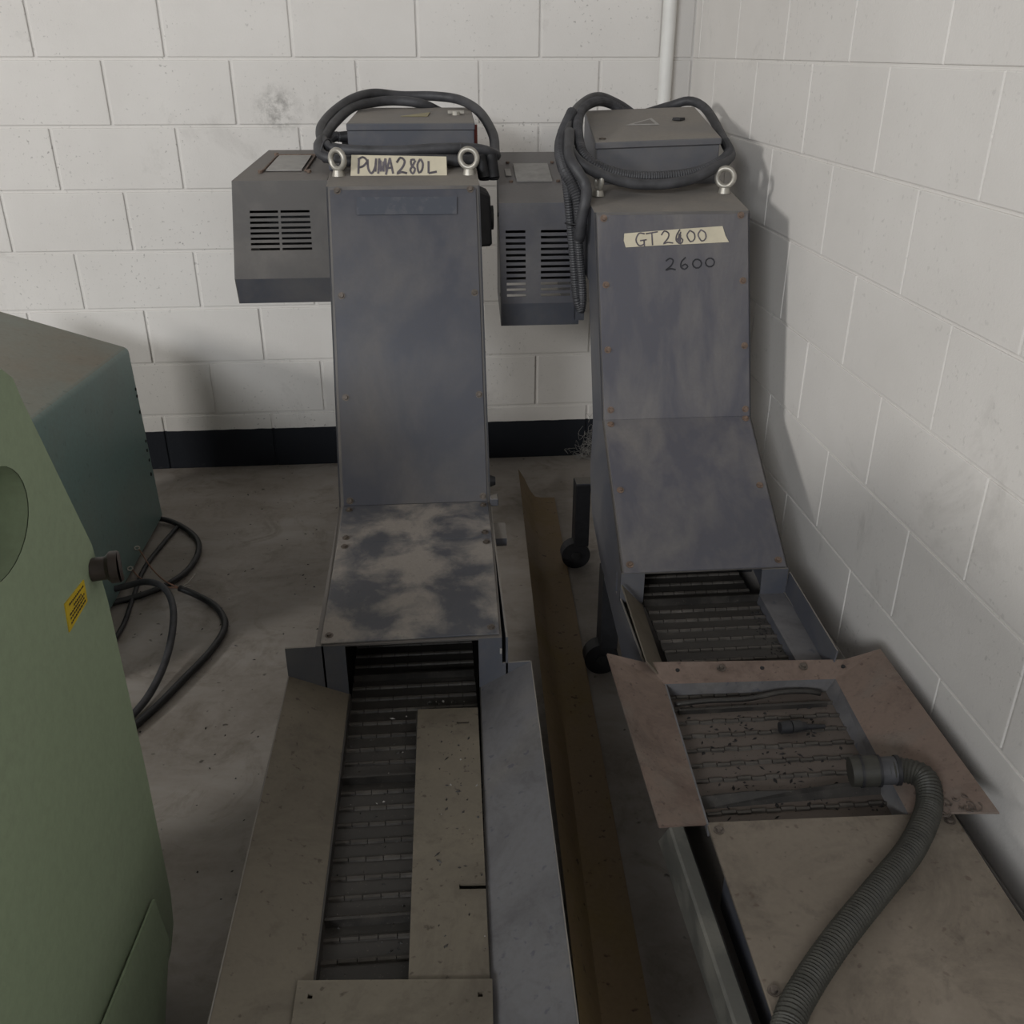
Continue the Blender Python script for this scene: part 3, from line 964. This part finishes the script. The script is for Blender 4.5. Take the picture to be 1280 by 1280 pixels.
# control box
cb = obj('control_box', mk(hexa, [(1.646, -0.885, 1.120), (1.964, -0.885, 1.120), (1.990, -0.51, 1.170), (1.672, -0.51, 1.170),
                                  (1.646, -0.885, 1.216), (1.964, -0.885, 1.225), (1.990, -0.51, 1.275), (1.672, -0.51, 1.266)]), BLUE, RC, bevel=0.002)
obj('lid', mk(hexa, [(1.640, -0.892, 1.214), (1.966, -0.892, 1.2235), (1.994, -0.50, 1.277), (1.672, -0.50, 1.267),
                     (1.640, -0.892, 1.2300), (1.966, -0.892, 1.2395), (1.994, -0.50, 1.2935), (1.672, -0.50, 1.2835)]), BLUE, cb, bevel=0.002)


def lidz(x, y):
    return 1.2300 + (y + 0.892) / 0.392 * 0.0537 + (x - 1.64) / 0.326 * 0.0095 + 0.0005


tri = [(1.752, -0.715), (1.842, -0.722), (1.838, -0.640)]
obj('warning_sticker', mk(plate, [(x, y, lidz(x, y)) for x, y in tri], 0.0012, 1), PALE, cb)
tri = [(1.777, -0.705), (1.832, -0.710), (1.829, -0.660)]
obj('sticker_print', mk(plate, [(x, y, lidz(x, y) + 0.0012) for x, y in tri], 0.0006, 1), COVERBOX, cb)
b = bmesh.new()
lx, ly = 1.905, -0.67
hexa(b, [(lx - .018, ly - .004, lidz(lx, ly)), (lx, ly - .022, lidz(lx, ly)), (lx + .02, ly, lidz(lx, ly)), (lx, ly + .022, lidz(lx, ly)),
         (lx - .016, ly - .004, lidz(lx, ly) + .006), (lx, ly - .02, lidz(lx, ly) + .006), (lx + .018, ly, lidz(lx, ly) + .006), (lx, ly + .02, lidz(lx, ly) + .006)])
obj('latch', b, BLACK, cb)
b = bmesh.new()
lx, ly = 1.664, -0.86
torus(b, (lx, ly, lidz(lx, ly) + 0.002), (0, 0, 1), 0.007, 0.002, 12, 6)
obj('hinge_ring', b, BOLT, cb)

# ------------------------------------------------------------------ paper cards
sg = thing('paper_card', 'paper card lettered PUMA 280 L standing between two eyebolts', 'sign', (1.145, -0.965, 1.165))
SC = [(1.034, -0.958, 1.2115), (1.263, -0.962, 1.2065), (1.263, -0.972, 1.1640), (1.029, -0.968, 1.1645)]
b = bmesh.new()
plate(b, [SC[0], SC[3], SC[2], SC[1]], 0.0025, -1)
obj('card', b, PAPER, sg)


def L(x, w, st):
    return [[(x + w * u, v) for u, v in s] for s in st]


P_ = [[(0.1, 0.18), (0.1, 0.9)], [(0.0, 0.22), (0.5, 0.1), (0.95, 0.28), (0.6, 0.52), (0.1, 0.6)]]
U_ = [[(0.0, 0.2), (0.1, 0.65), (0.45, 0.88), (0.8, 0.6), (0.9, 0.15)], [(0.9, 0.2), (0.85, 0.8)]]
M_ = [[(0.0, 0.9), (0.08, 0.15)], [(0.08, 0.15), (0.45, 0.75)], [(0.45, 0.75), (0.85, 0.15)], [(0.85, 0.15), (1.0, 0.85)], [(0.25, 0.25), (0.3, 0.8)], [(0.6, 0.3), (0.65, 0.8)]]
A_ = [[(0.0, 0.95), (0.5, 0.12)], [(0.5, 0.12), (1.0, 0.9)], [(0.2, 0.62), (0.85, 0.6)]]
T2 = [[(0.0, 0.35), (0.35, 0.1), (0.75, 0.25), (0.6, 0.55), (0.05, 0.9), (0.45, 0.82), (1.0, 0.88)]]
E8 = [[(0.75, 0.2), (0.3, 0.2), (0.35, 0.48), (0.75, 0.65), (0.5, 0.9), (0.2, 0.72), (0.5, 0.48), (0.8, 0.22)]]
Z0 = [[(0.5, 0.15), (0.1, 0.45), (0.3, 0.85), (0.75, 0.7), (0.85, 0.35), (0.5, 0.15)]]
L_ = [[(0.1, 0.25), (0.08, 0.88)], [(0.08, 0.88), (0.95, 0.8)]]
G_ = [[(0.9, 0.2), (0.4, 0.15), (0.05, 0.55), (0.25, 0.92), (0.7, 0.85), (0.75, 0.6)], [(0.4, 0.62), (1.0, 0.58)], [(0.75, 0.6), (0.72, 1.0)]]
Tt = [[(0.0, 0.2), (1.0, 0.12)], [(0.5, 0.15), (0.4, 0.95)]]
S6 = [[(0.75, 0.05), (0.3, 0.4), (0.15, 0.75), (0.5, 0.95), (0.8, 0.72), (0.5, 0.55), (0.2, 0.7)]]
w1 = L(0.07, 0.10, P_) + L(0.17, 0.10, U_) + L(0.285, 0.085, M_) + L(0.365, 0.075, A_) + L(0.475, 0.11, T2) + L(0.60, 0.09, E8) + L(0.685, 0.075, Z0) + L(0.80, 0.10, L_)
obj('lettering', mk(ribbon, SC, w1, 0.0050, 0.0010), INK, sg)

sg2 = thing('paper_strip', 'torn paper strip lettered GT 2600 taped to a grey panel', 'sign', (1.80, -1.14, 1.035))
S2 = [(1.676, -1.1385, 1.052), (1.918, -1.1355, 1.062), (1.931, -1.1452, 1.026), (1.680, -1.1475, 1.0175)]
b = bmesh.new()
m_ = lambda u, v: tuple(bilin(S2, u, v))
plate(b, [m_(0, 0.1), m_(-0.012, 0.55), m_(0.0, 1.0), m_(0.32, 0.985), m_(0.7, 1.0), m_(1.0, 1.0), m_(0.985, 0.6), m_(0.985, 0.0), m_(0.5, 0.03)], 0.0016, -1)
obj('paper', b, PAPER, sg2)
w2 = L(0.10, 0.11, G_) + L(0.21, 0.12, Tt) + L(0.36, 0.10, T2) + L(0.48, 0.10, S6) + L(0.50, 0.08, [[(0.2, 0.9), (0.7, 0.2)], [(0.35, 0.9), (0.6, 0.4)], [(0.1, 0.8), (0.5, 0.3)]]) + \
    L(0.60, 0.10, Z0) + L(0.71, 0.10, Z0)
obj('lettering', mk(ribbon, S2, w2, 0.0032, 0.0009), INK, sg2)

# ------------------------------------------------------------------ cables on the conveyors
cl = thing('coiled_cable', 'dusty black cables coiled around the control box behind the card', 'cable', (1.17, -0.85, 1.18))
LA = [(1.393, -0.800, 1.199), (1.394, -0.700, 1.238), (1.368, -0.550, 1.283), (1.319, -0.420, 1.309), (1.244, -0.380, 1.318), (1.149, -0.380, 1.319), (1.070, -0.420, 1.327),
      (1.015, -0.500, 1.316), (0.967, -0.600, 1.287), (0.944, -0.720, 1.258), (0.952, -0.800, 1.233), (0.979, -0.850, 1.219), (1.032, -0.870, 1.214), (1.138, -0.880, 1.212),
      (1.234, -0.880, 1.217), (1.316, -0.870, 1.217), (1.365, -0.860, 1.210), (1.393, -0.830, 1.196)]
obj('cable', mk(tube, LA, 0.0132, 12, 0.012, True), CABLE, cl, smooth=True)
LB = [(1.30, -0.385, 1.255), (1.255, -0.385, 1.278), (1.204, -0.420, 1.300), (1.131, -0.420, 1.308), (1.071, -0.450, 1.305), (1.015, -0.520, 1.296), (0.975, -0.660, 1.266), (0.959, -0.760, 1.243), (0.945, -0.840, 1.223), (0.957, -0.890, 1.206),
      (0.987, -0.910, 1.198), (1.034, -0.915, 1.193), (1.138, -0.915, 1.194), (1.232, -0.910, 1.194), (1.294, -0.908, 1.191), (1.335, -0.890, 1.19)]
obj('cable', mk(tube, LB, 0.0132, 12), CABLE, cl, smooth=True)
LD = [(0.990, -0.73, 1.235), (0.975, -0.74, 1.236), (0.962, -0.77, 1.225), (0.975, -0.82, 1.207), (1.01, -0.86, 1.194), (1.10, -0.875, 1.193), (1.25, -0.875, 1.193), (1.34, -0.86, 1.194)]
obj('corrugated_conduit', mk(tube, LD, 0.0125, 12, 0.01, False, 0.07), CABLE, cl)
for a_, b_ in (((1.351, -0.86, 1.200), (1.360, -0.872, 1.146)), ((1.378, -0.855, 1.200), (1.384, -0.865, 1.146))):
    b = bmesh.new()
    cyl(b, a_, b_, 0.015, 0.0165, seg=14)
    cyl(b, b_, (b_[0], b_[1], b_[2] - 0.006), 0.0165, 0.012, seg=14)
    obj('connector', b, BLACK, cl, smooth='auto')
for c_, ax in (((0.967, -0.875, 1.214), (1, -0.45, -0.2)), ((1.300, -0.890, 1.204), (1, 0.05, 0))):
    b = bmesh.new()
    torus(b, c_, ax, 0.0275, 0.0022, 20, 6)
    obj('cable_tie', b, CABLE, cl, smooth=True)
b = bmesh.new()
box(b, 0.975, 1.005, -0.935, -0.90, 1.172, 1.190)
obj('loose_plug', b, BLUE, cl, bevel=0.004)

cr = thing('coiled_cable', 'grey cables wound around the control box and hanging down beside the slotted motor cover', 'cable', (1.60, -0.95, 1.13))
RA = [(1.86, -0.44, 1.245), (1.82, -0.440, 1.275), (1.775, -0.450, 1.300), (1.709, -0.500, 1.320), (1.641, -0.620, 1.303), (1.585, -0.800, 1.268), (1.568, -0.900, 1.237), (1.571, -0.970, 1.212), (1.596, -1.000, 1.187), (1.657, -1.000, 1.159),
      (1.728, -1.000, 1.143), (1.798, -1.000, 1.142), (1.870, -0.990, 1.152), (1.940, -0.950, 1.175), (1.998, -0.870, 1.190), (2.026, -0.770, 1.200), (2.040, -0.650, 1.221), (2.048, -0.500, 1.264),
      (2.037, -0.420, 1.292), (2.005, -0.380, 1.303), (1.957, -0.360, 1.289), (1.88, -0.38, 1.27)]
obj('cable', mk(tube, RA, 0.013, 12), CABLE, cr, smooth=True)
RB = [(1.84, -0.475, 1.24), (1.80, -0.470, 1.272), (1.752, -0.478, 1.300), (1.695, -0.560, 1.310), (1.641, -0.660, 1.295), (1.606, -0.820, 1.269), (1.597, -0.920, 1.226), (1.608, -0.958, 1.201), (1.640, -0.966, 1.180), (1.700, -0.966, 1.162),
      (1.773, -0.966, 1.156), (1.877, -0.956, 1.163), (1.952, -0.925, 1.183), (2.000, -0.85, 1.2), (2.022, -0.74, 1.215)]
obj('corrugated_conduit', mk(tube, RB, 0.0125, 12, 0.01, False, 0.06), CABLE, cr)
RCb = [(1.600, -0.750, 1.294), (1.564, -0.850, 1.252), (1.543, -0.950, 1.219), (1.545, -1.020, 1.180), (1.562, -1.040, 1.149), (1.576, -1.050, 1.114), (1.583, -1.050, 1.067), (1.582, -1.050, 1.028)]
obj('corrugated_conduit', mk(tube, RCb, 0.0135, 12, 0.01, False, 0.07), CABLE, cr)
RD = [(1.576, -0.880, 1.254), (1.560, -1.000, 1.209), (1.576, -1.040, 1.177), (1.594, -1.050, 1.147), (1.592, -1.070, 1.116), (1.585, -1.070, 1.079), (1.582, -1.055, 1.022)]
obj('cable', mk(tube, RD, 0.0135, 12), CABLE, cr, smooth=True)
RE = [(1.547, -0.970, 1.197), (1.552, -1.025, 1.139), (1.562, -1.025, 1.064), (1.575, -1.015, 0.965), (1.586, -1.010, 0.871), (1.598, -1.010, 0.834)]
obj('corrugated_conduit', mk(tube, RE, 0.0105, 12, 0.01, False, 0.07), CABLE, cr)
RF = [(1.580, -1.040, 1.040), (1.588, -1.030, 0.976), (1.597, -1.020, 0.914), (1.602, -1.012, 0.861), (1.599, -1.010, 0.832)]
obj('corrugated_conduit', mk(tube, RF, 0.0105, 12, 0.01, False, 0.07), CABLE, cr)
b = bmesh.new()
cyl(b, (1.583, -1.056, 1.050), (1.582, -1.052, 1.018), 0.017, 0.013, seg=14)
obj('plug', b, CABLE, cr, smooth='auto')
b = bmesh.new()
torus(b, (1.574, -1.042, 1.056), (0.1, 0.1, 1), 0.026, 0.0022, 20, 6)
obj('cable_tie', b, BLACK, cr, smooth=True)

# ------------------------------------------------------------------ hose and plug lying on the right conveyor
hs = thing('corrugated_hose', 'grimy corrugated hose with a screw coupling lying across the brown trough cover', 'hose', (1.80, -2.5, 0.352))
HP = [(1.925, -2.272, 0.385), (1.952, -2.280, 0.390), (1.972, -2.305, 0.392), (1.957, -2.352, 0.378), (1.896, -2.423, 0.3715), (1.816, -2.491, 0.3715), (1.728, -2.565, 0.3715), (1.658, -2.631, 0.3715), (1.614, -2.683, 0.3715),
      (1.56, -2.78, 0.366), (1.545, -2.90, 0.30), (1.54, -2.98, 0.15), (1.53, -3.06, 0.03), (1.49, -3.20, 0.021)]
obj('hose', mk(tube, HP, 0.0195, 20, 0.01, False, 0.05), HOSE, hs)
cp = bmesh.new()
cyl(cp, (1.868, -2.262, 0.378), (1.884, -2.264, 0.380), 0.024, 0.0255, seg=20)
cyl(cp, (1.884, -2.264, 0.380), (1.913, -2.269, 0.383), 0.0255, 0.025, seg=20)
cpo = obj('coupling', cp, HOSE, hs, smooth='auto')
for t0, t1, rr in ((0.882, 0.886, 0.0265), (0.910, 0.914, 0.0262), (0.914, 0.938, 0.0225), (0.938, 0.944, 0.0245)):
    b = bmesh.new()
    f = lambda x: (1.0 + x, -2.262 - (x - 0.868) * 0.15, 0.378 + (x - 0.868) * 0.1)
    cyl(b, f(t0), f(t1), rr, seg=20)
    obj('coupling_ring', b, BLACK if rr != 0.0225 else CABLE, cpo, smooth='auto')

pl = thing('cable_plug', 'small black cable plug lying on the hinged belt inside the rusty hopper', 'plug', (1.85, -2.096, 0.328))
b = bmesh.new()
cyl(b, (1.812, -2.098, 0.340), (1.832, -2.097, 0.340), 0.0105, 0.012, seg=14)
obj('plug_body', b, BLACK, pl, smooth='auto')
b = bmesh.new()
cyl(b, (1.834, -2.097, 0.340), (1.852, -2.096, 0.340), 0.0115, 0.0105, seg=14)
obj('plug_nut', b, CABLE_D, pl, smooth='auto')
b = bmesh.new()
cyl(b, (1.850, -2.096, 0.3385), (1.862, -2.096, 0.3385), 0.0095, 0.0075, seg=14)
cyl(b, (1.862, -2.096, 0.337), (1.897, -2.096, 0.336), 0.0055, 0.004, seg=10)
obj('plug_tail', b, BLACK, pl, smooth='auto')

# ------------------------------------------------------------------ bent steel angle on the floor
b = bmesh.new()
far = [(1.503, -0.317, 0.085), (1.522, -0.33, 0.056), (1.540, -0.36, 0.022), (1.556, -0.385, 0.006), (1.575, -0.388, 0.002), (1.626, -0.391, 0.002)]
near_ = [(1.372, -3.05, 0.085), (1.386, -3.05, 0.066), (1.400, -3.05, 0.034), (1.413, -3.05, 0.008), (1.430, -3.05, 0.002), (1.500, -3.05, 0.002)]
N = 24
top, bot = [], []
for k in range(N + 1):
    t = k / N
    row = [lerp(f_, n_, t) for f_, n_ in zip(far, near_)]
    top.append([b.verts.new((x, y, z + 0.004)) for x, y, z in row])
    bot.append([b.verts.new((x + (0.003 if i < 3 else 0), y, z - 0.002)) for i, (x, y, z) in enumerate(row)])
for k in range(N):
    for i in range(5):
        b.faces.new((top[k][i], top[k][i + 1], top[k + 1][i + 1], top[k + 1][i]))
        b.faces.new((bot[k][i], bot[k + 1][i], bot[k + 1][i + 1], bot[k][i + 1]))
    for i in (0, 5):
        b.faces.new((top[k][i], top[k + 1][i], bot[k + 1][i], bot[k][i]))
for k in (0, N):
    for i in range(5):
        b.faces.new((top[k][i], top[k][i + 1], bot[k][i + 1], bot[k][i]))
ang = obj('steel_angle', b, OCHRE, None, smooth='auto')
tag(ang, 'long ochre-brown bent steel angle lying on the floor between the two conveyors', 'steel bar')

# ------------------------------------------------------------------ green machine housing
GM = thing('machine_housing', 'light green machine housing with a round recess, a brown knob and a yellow sticker', 'machine', (0.45, -2.75, 0))
gp = [(-2.193, 0.72), (-2.190, 0.40), (-2.200, 0.14), (-2.215, 0.085), (-2.25, 0.06), (-2.92, 0.06), (-2.92, 1.132), (-2.42, 1.127), (-2.345, 1.118), (-2.322, 1.100), (-2.312, 1.07), (-2.206, 0.822)]
b = bmesh.new()
X1, X0 = 0.73, 0.10
ou = [b.verts.new((X1, y, z)) for y, z in gp]
cy_, cz_, ry, rz = -2.445, 0.972, 0.088, 0.060
ho = [b.verts.new((X1, cy_ + ry * math.cos(2 * math.pi * k / 28), cz_ + rz * math.sin(2 * math.pi * k / 28) + 0.0)) for k in range(28)]
ed = []
for lp in (ou, ho):
    for i in range(len(lp)):
        ed.append(b.edges.new((lp[i], lp[(i + 1) % len(lp)])))
bmesh.ops.triangle_fill(b, edges=ed, use_beauty=True)
bk = [b.verts.new((X0, y, z)) for y, z in gp]
for i in range(len(gp)):
    j = (i + 1) % len(gp)
    b.faces.new((ou[i], ou[j], bk[j], bk[i]))
b.faces.new(bk)
obj('housing', b, GREEN, GM, smooth='auto')
b = bmesh.new()
A = [b.verts.new((X1 - 0.001, cy_ + ry * math.cos(2 * math.pi * k / 28), cz_ + rz * math.sin(2 * math.pi * k / 28))) for k in range(28)]
B = [b.verts.new((X1 - 0.11, cy_ + 0.9 * ry * math.cos(2 * math.pi * k / 28), cz_ + 0.9 * rz * math.sin(2 * math.pi * k / 28))) for k in range(28)]
for k in range(28):
    b.faces.new((A[k], A[(k + 1) % 28], B[(k + 1) % 28], B[k]))
b.faces.new(B)
obj('recess', b, GREEN, GM, smooth='auto')
b = bmesh.new()
ky, kz = -2.222, 0.790
cyl(b, (0.728, ky, kz), (0.749, ky + 0.004, kz), 0.0165, seg=20)
kn = obj('knob_stem', b, BROWN, GM, smooth='auto')
b = bmesh.new()
cyl(b, (0.747, ky + 0.004, kz), (0.753, ky + 0.005, kz), 0.0165, 0.0225, seg=24)
cyl(b, (0.753, ky + 0.005, kz), (0.764, ky + 0.007, kz), 0.0225, 0.0225, seg=24)
cyl(b, (0.764, ky + 0.007, kz), (0.767, ky + 0.008, kz), 0.0225, 0.020, seg=24)
obj('knob_head', b, BROWN, kn, smooth='auto')
SY = [(0.7315, -2.332, 0.802), (0.7315, -2.260, 0.796), (0.7315, -2.264, 0.765), (0.7315, -2.338, 0.763)]
st = obj('yellow_sticker', mk(plate, [SY[0], SY[3], SY[2], SY[1]], 0.002, -1), YELLOW, GM)
rows = []
for v, (u0, u1) in zip((0.18, 0.38, 0.52, 0.66, 0.82), ((0.15, 0.9), (0.35, 0.75), (0.12, 0.9), (0.12, 0.86), (0.12, 0.9))):
    u = u0
    while u < u1:
        w_ = random.uniform(0.03, 0.09)
        rows.append([(u, v), (min(u + w_, u1), v)])
        u += w_ + 0.025
obj('sticker_print', mk(ribbon, SY, rows, 0.0022, 0.0006), BROWN, st)
# added wedge imitating a highlight low on the housing, and its dark plinth
obj('highlight_wedge', mk(plate, [(0.735, -2.289, 0.225), (0.748, -2.300, 0.145), (0.760, -2.43, 0.075), (0.785, -2.90, 0.06), (0.735, -2.90, 0.36), (0.735, -2.52, 0.262)], 0.004, -1), GREEN, GM)
obj('plinth', mk(box, 0.15, 0.69, -2.90, -2.30, 0.0, 0.065), BLACK, GM)

# ------------------------------------------------------------------ teal cabinet behind it


def tz(x, y):
    return 0.605 + 0.345 * (0.268 - x) + 0.062 * (-0.446 - y)


tcab = thing('machine_cabinet', 'dark teal machine cabinet with a dusty brown sloping top near the block wall', 'cabinet', (0.05, -0.95, 0))
b = bmesh.new()
x0, x1, y0, y1 = -0.16, 0.268, -1.45, -0.446
hexa(b, [(x0, y0, 0.012), (x1 + 0.012, y0, 0.012), (x1 + 0.012, y1, 0.012), (x0, y1, 0.012), (x0, y0, tz(x0, y0)), (x1, y0, tz(x1, y0)), (x1, y1, tz(x1, y1)), (x0, y1, tz(x0, y1))])
bmesh.ops.bevel(b, geom=list(b.edges), offset=0.016, segments=3, affect='EDGES', profile=0.5, clamp_overlap=True)
obj('cabinet_shell', b, TEAL, tcab, smooth='auto')
obj('plinth', mk(box, x0 + 0.04, x1 - 0.03, y0 + 0.04, y1 - 0.03, 0.0, 0.03), BLACK, tcab)
b = bmesh.new()
for yv, zv in ((-0.47, 0.475), (-0.47, 0.452), (-0.474, 0.40), (-0.474, 0.30), (-0.48, 0.27), (-0.478, 0.235), (-0.49, 0.19)):
    xx = 0.280 - 0.012 * zv / 0.6
    cyl(b, (xx - 0.006, yv, zv), (xx + 0.0018, yv, zv), random.uniform(0.004, 0.007), seg=8)
obj('paint_chips', b, HOLE, tcab)

# ------------------------------------------------------------------ loose cables on the floor
c1 = thing('floor_cable', 'thin black cable looping out from under the teal cabinet', 'cable', (0.36, -0.7, 0))
obj('cable', mk(tube, [(0.22, -0.47, 0.02), (0.290, -0.475, 0.016), (0.36, -0.53, 0.013), (0.425, -0.62, 0.012), (0.450, -0.72, 0.012), (0.440, -0.83, 0.012), (0.400, -0.91, 0.012), (0.34, -0.965, 0.012), (0.273, -1.00, 0.012), (0.16, -1.06, 0.02)],
             0.009, 10), CABLE_D, c1, smooth=True)
c2 = thing('floor_cable', 'black cable with stripped copper wires and ring lugs lying on the concrete', 'cable', (0.55, -1.2, 0))
obj('cable', mk(tube, [(0.450, -0.965, 0.030), (0.50, -0.985, 0.016), (0.57, -1.05, 0.011), (0.612, -1.15, 0.011), (0.600, -1.26, 0.011), (0.555, -1.39, 0.011), (0.500, -1.53, 0.011), (0.42, -1.66, 0.011), (0.25, -1.78, 0.011)],
             0.0095, 10), CABLE_D, c2, smooth=True)
for pts, lug in (([(0.452, -0.966, 0.030), (0.41, -0.955, 0.05), (0.360, -0.90, 0.065), (0.318, -0.83, 0.075), (0.300, -0.80, 0.075)], (0.292, -0.79, 0.075)),
                 ([(0.452, -0.966, 0.030), (0.40, -0.975, 0.045), (0.345, -0.95, 0.055), (0.305, -0.90, 0.06)], (0.296, -0.89, 0.06))):
    obj('wire', mk(tube, pts, 0.0022, 6), COPPER, c2, smooth=True)
    b = bmesh.new()
    torus(b, lug, (0.2, -0.5, 1), 0.007, 0.0022, 14, 6)
    obj('ring_lug', b, STEEL, c2, smooth=True)
for pts in ([(0.452, -0.966, 0.030), (0.475, -0.95, 0.04), (0.49, -0.92, 0.05)], [(0.452, -0.966, 0.030), (0.482, -0.965, 0.036)]):
    obj('wire', mk(tube, pts, 0.002, 6), STEEL, c2, smooth=True)
c3 = thing('floor_cable', 'grey cable arching over the floor in front of the stripped cable', 'cable', (0.45, -1.25, 0))
obj('cable', mk(tube, [(0.16, -0.98, 0.03), (0.275, -0.99, 0.05), (0.37, -1.00, 0.075), (0.44, -1.06, 0.085), (0.485, -1.16, 0.075), (0.500, -1.28, 0.045), (0.495, -1.40, 0.022), (0.47, -1.52, 0.013), (0.40, -1.66, 0.0105), (0.25, -1.83, 0.0105)],
             0.0095, 10), CABLE, c3, smooth=True)
c4_ = thing('floor_cable', 'black cable running straight along the foot of the teal cabinet', 'cable', (0.3, -0.9, 0))
obj('cable', mk(tube, [(0.345, -0.50, 0.009), (0.325, -0.62, 0.009), (0.305, -0.80, 0.009), (0.318, -0.98, 0.009), (0.33, -1.15, 0.009), (0.30, -1.35, 0.009), (0.2, -1.5, 0.009)], 0.007, 8), CABLE_D, c4_, smooth=True)

# ------------------------------------------------------------------ swarf and grit (nobody could count it)


def scatter(name, n, fx, mat, smin, smax):
    b = bmesh.new()
    for _ in range(n):
        x, y, z = fx()
        s = random.uniform(smin, smax)
        a = random.uniform(0, 6.28)
        l, w_ = s * random.uniform(0.8, 2.0), s * random.uniform(0.4, 0.9)
        dx, dy = math.cos(a) * l, math.sin(a) * l
        ex, ey = -math.sin(a) * w_, math.cos(a) * w_
        v = [b.verts.new(p) for p in ((x - dx, y - dy, z - 0.0005), (x + ex, y + ey, z - 0.0005), (x + dx, y + dy, z - 0.0005), (x - ex, y - ey, z - 0.0005), (x, y, z + s * 0.6))]
        for i in range(4):
            b.faces.new((v[i], v[(i + 1) % 4], v[4]))
        b.faces.new((v[3], v[2], v[1], v[0]))
    o = obj(name, b, mat)
    o['kind'] = 'stuff'
    return o


def on_left():
    r = random.random()
    if r < 0.35:
        return (random.uniform(1.19, 1.262), random.uniform(-2.50, -1.95) if random.random() < .6 else random.uniform(-2.2, -1.97), 0.3012)
    if r < 0.75:
        return (random.uniform(1.03, 1.14), random.uniform(-2.5, -1.9), 0.2645)
    return (random.uniform(1.16, 1.26), random.uniform(-1.93, -1.87), 0.265)


def on_right():
    r = random.random()
    if r < 0.8:
        y_ = random.uniform(-2.30, -2.0)
        return (random.uniform(1.66, 1.92), y_, 0.3255)
    return (random.uniform(1.88, 1.915), random.uniform(-1.85, -1.68), 0.3255)


def on_floor():
    return (random.uniform(0.3, 0.9), random.uniform(-2.1, -0.2), 0.0006)


tag(scatter('metal_swarf', 130, on_left, BELT, 0.0012, 0.004), 'dark metal swarf scattered over the open trough with the divider plate', 'swarf')
tag(scatter('metal_swarf', 260, on_right, HOLE, 0.0012, 0.0045), 'black metal grit scattered over the belt inside the rusty hopper', 'swarf')
tag(scatter('floor_grit', 110, on_floor, BELT, 0.001, 0.004), 'dark grit scattered on the concrete beside the green housing', 'grit')
tag(scatter('pale_chips', 24, on_left, PALE, 0.001, 0.004), 'pale chips scattered over the open trough with the divider plate', 'chips')
tag(scatter('pale_chips', 24, on_floor, PALE, 0.001, 0.003), 'pale chips scattered on the bare concrete by the loose cables', 'chips')
# curled turnings in the hopper's near corner
b = bmesh.new()
for _ in range(16):
    x, y = random.uniform(1.965, 2.03), random.uniform(-2.375, -2.33)
    zb_ = 0.355 + (x - 1.93) / 0.12 * 0.041 + 0.002
    pts = []
    r_ = random.uniform(0.004, 0.010)
    a0 = random.uniform(0, 6)
    for k in range(7):
        pts.append((x + r_ * math.cos(a0 + k * 0.8), y + r_ * math.sin(a0 + k * 0.8), zb_ + 0.001 * k))
    tube(b, pts, 0.0008, 4, 0.005)
o = obj('curled_turnings', b, BELT_R)
o['kind'] = 'stuff'
tag(o, 'curled metal turnings caught in the front corner of the rusty hopper', 'turnings')
# tuft of dusty threads at the foot of the back wall
b = bmesh.new()
for _ in range(110):
    x, y, z = random.gauss(1.80, 0.03), -0.02 - abs(random.gauss(0, 0.02)), abs(random.gauss(0.0, 0.05))
    pts = [(x, y, z + 0.002)]
    for k in range(4):
        x += random.gauss(0, 0.012)
        y = min(-0.012, y + random.gauss(0, 0.006))
        z = max(0.002, z + random.gauss(0, 0.014))
        pts.append((x, y, z))
    tube(b, pts, 0.0006, 4, 0.008)
o = obj('dust_threads', b, PALE)
o['kind'] = 'stuff'
tag(o, 'pale tuft of dusty threads at the foot of the black-banded block wall', 'debris')
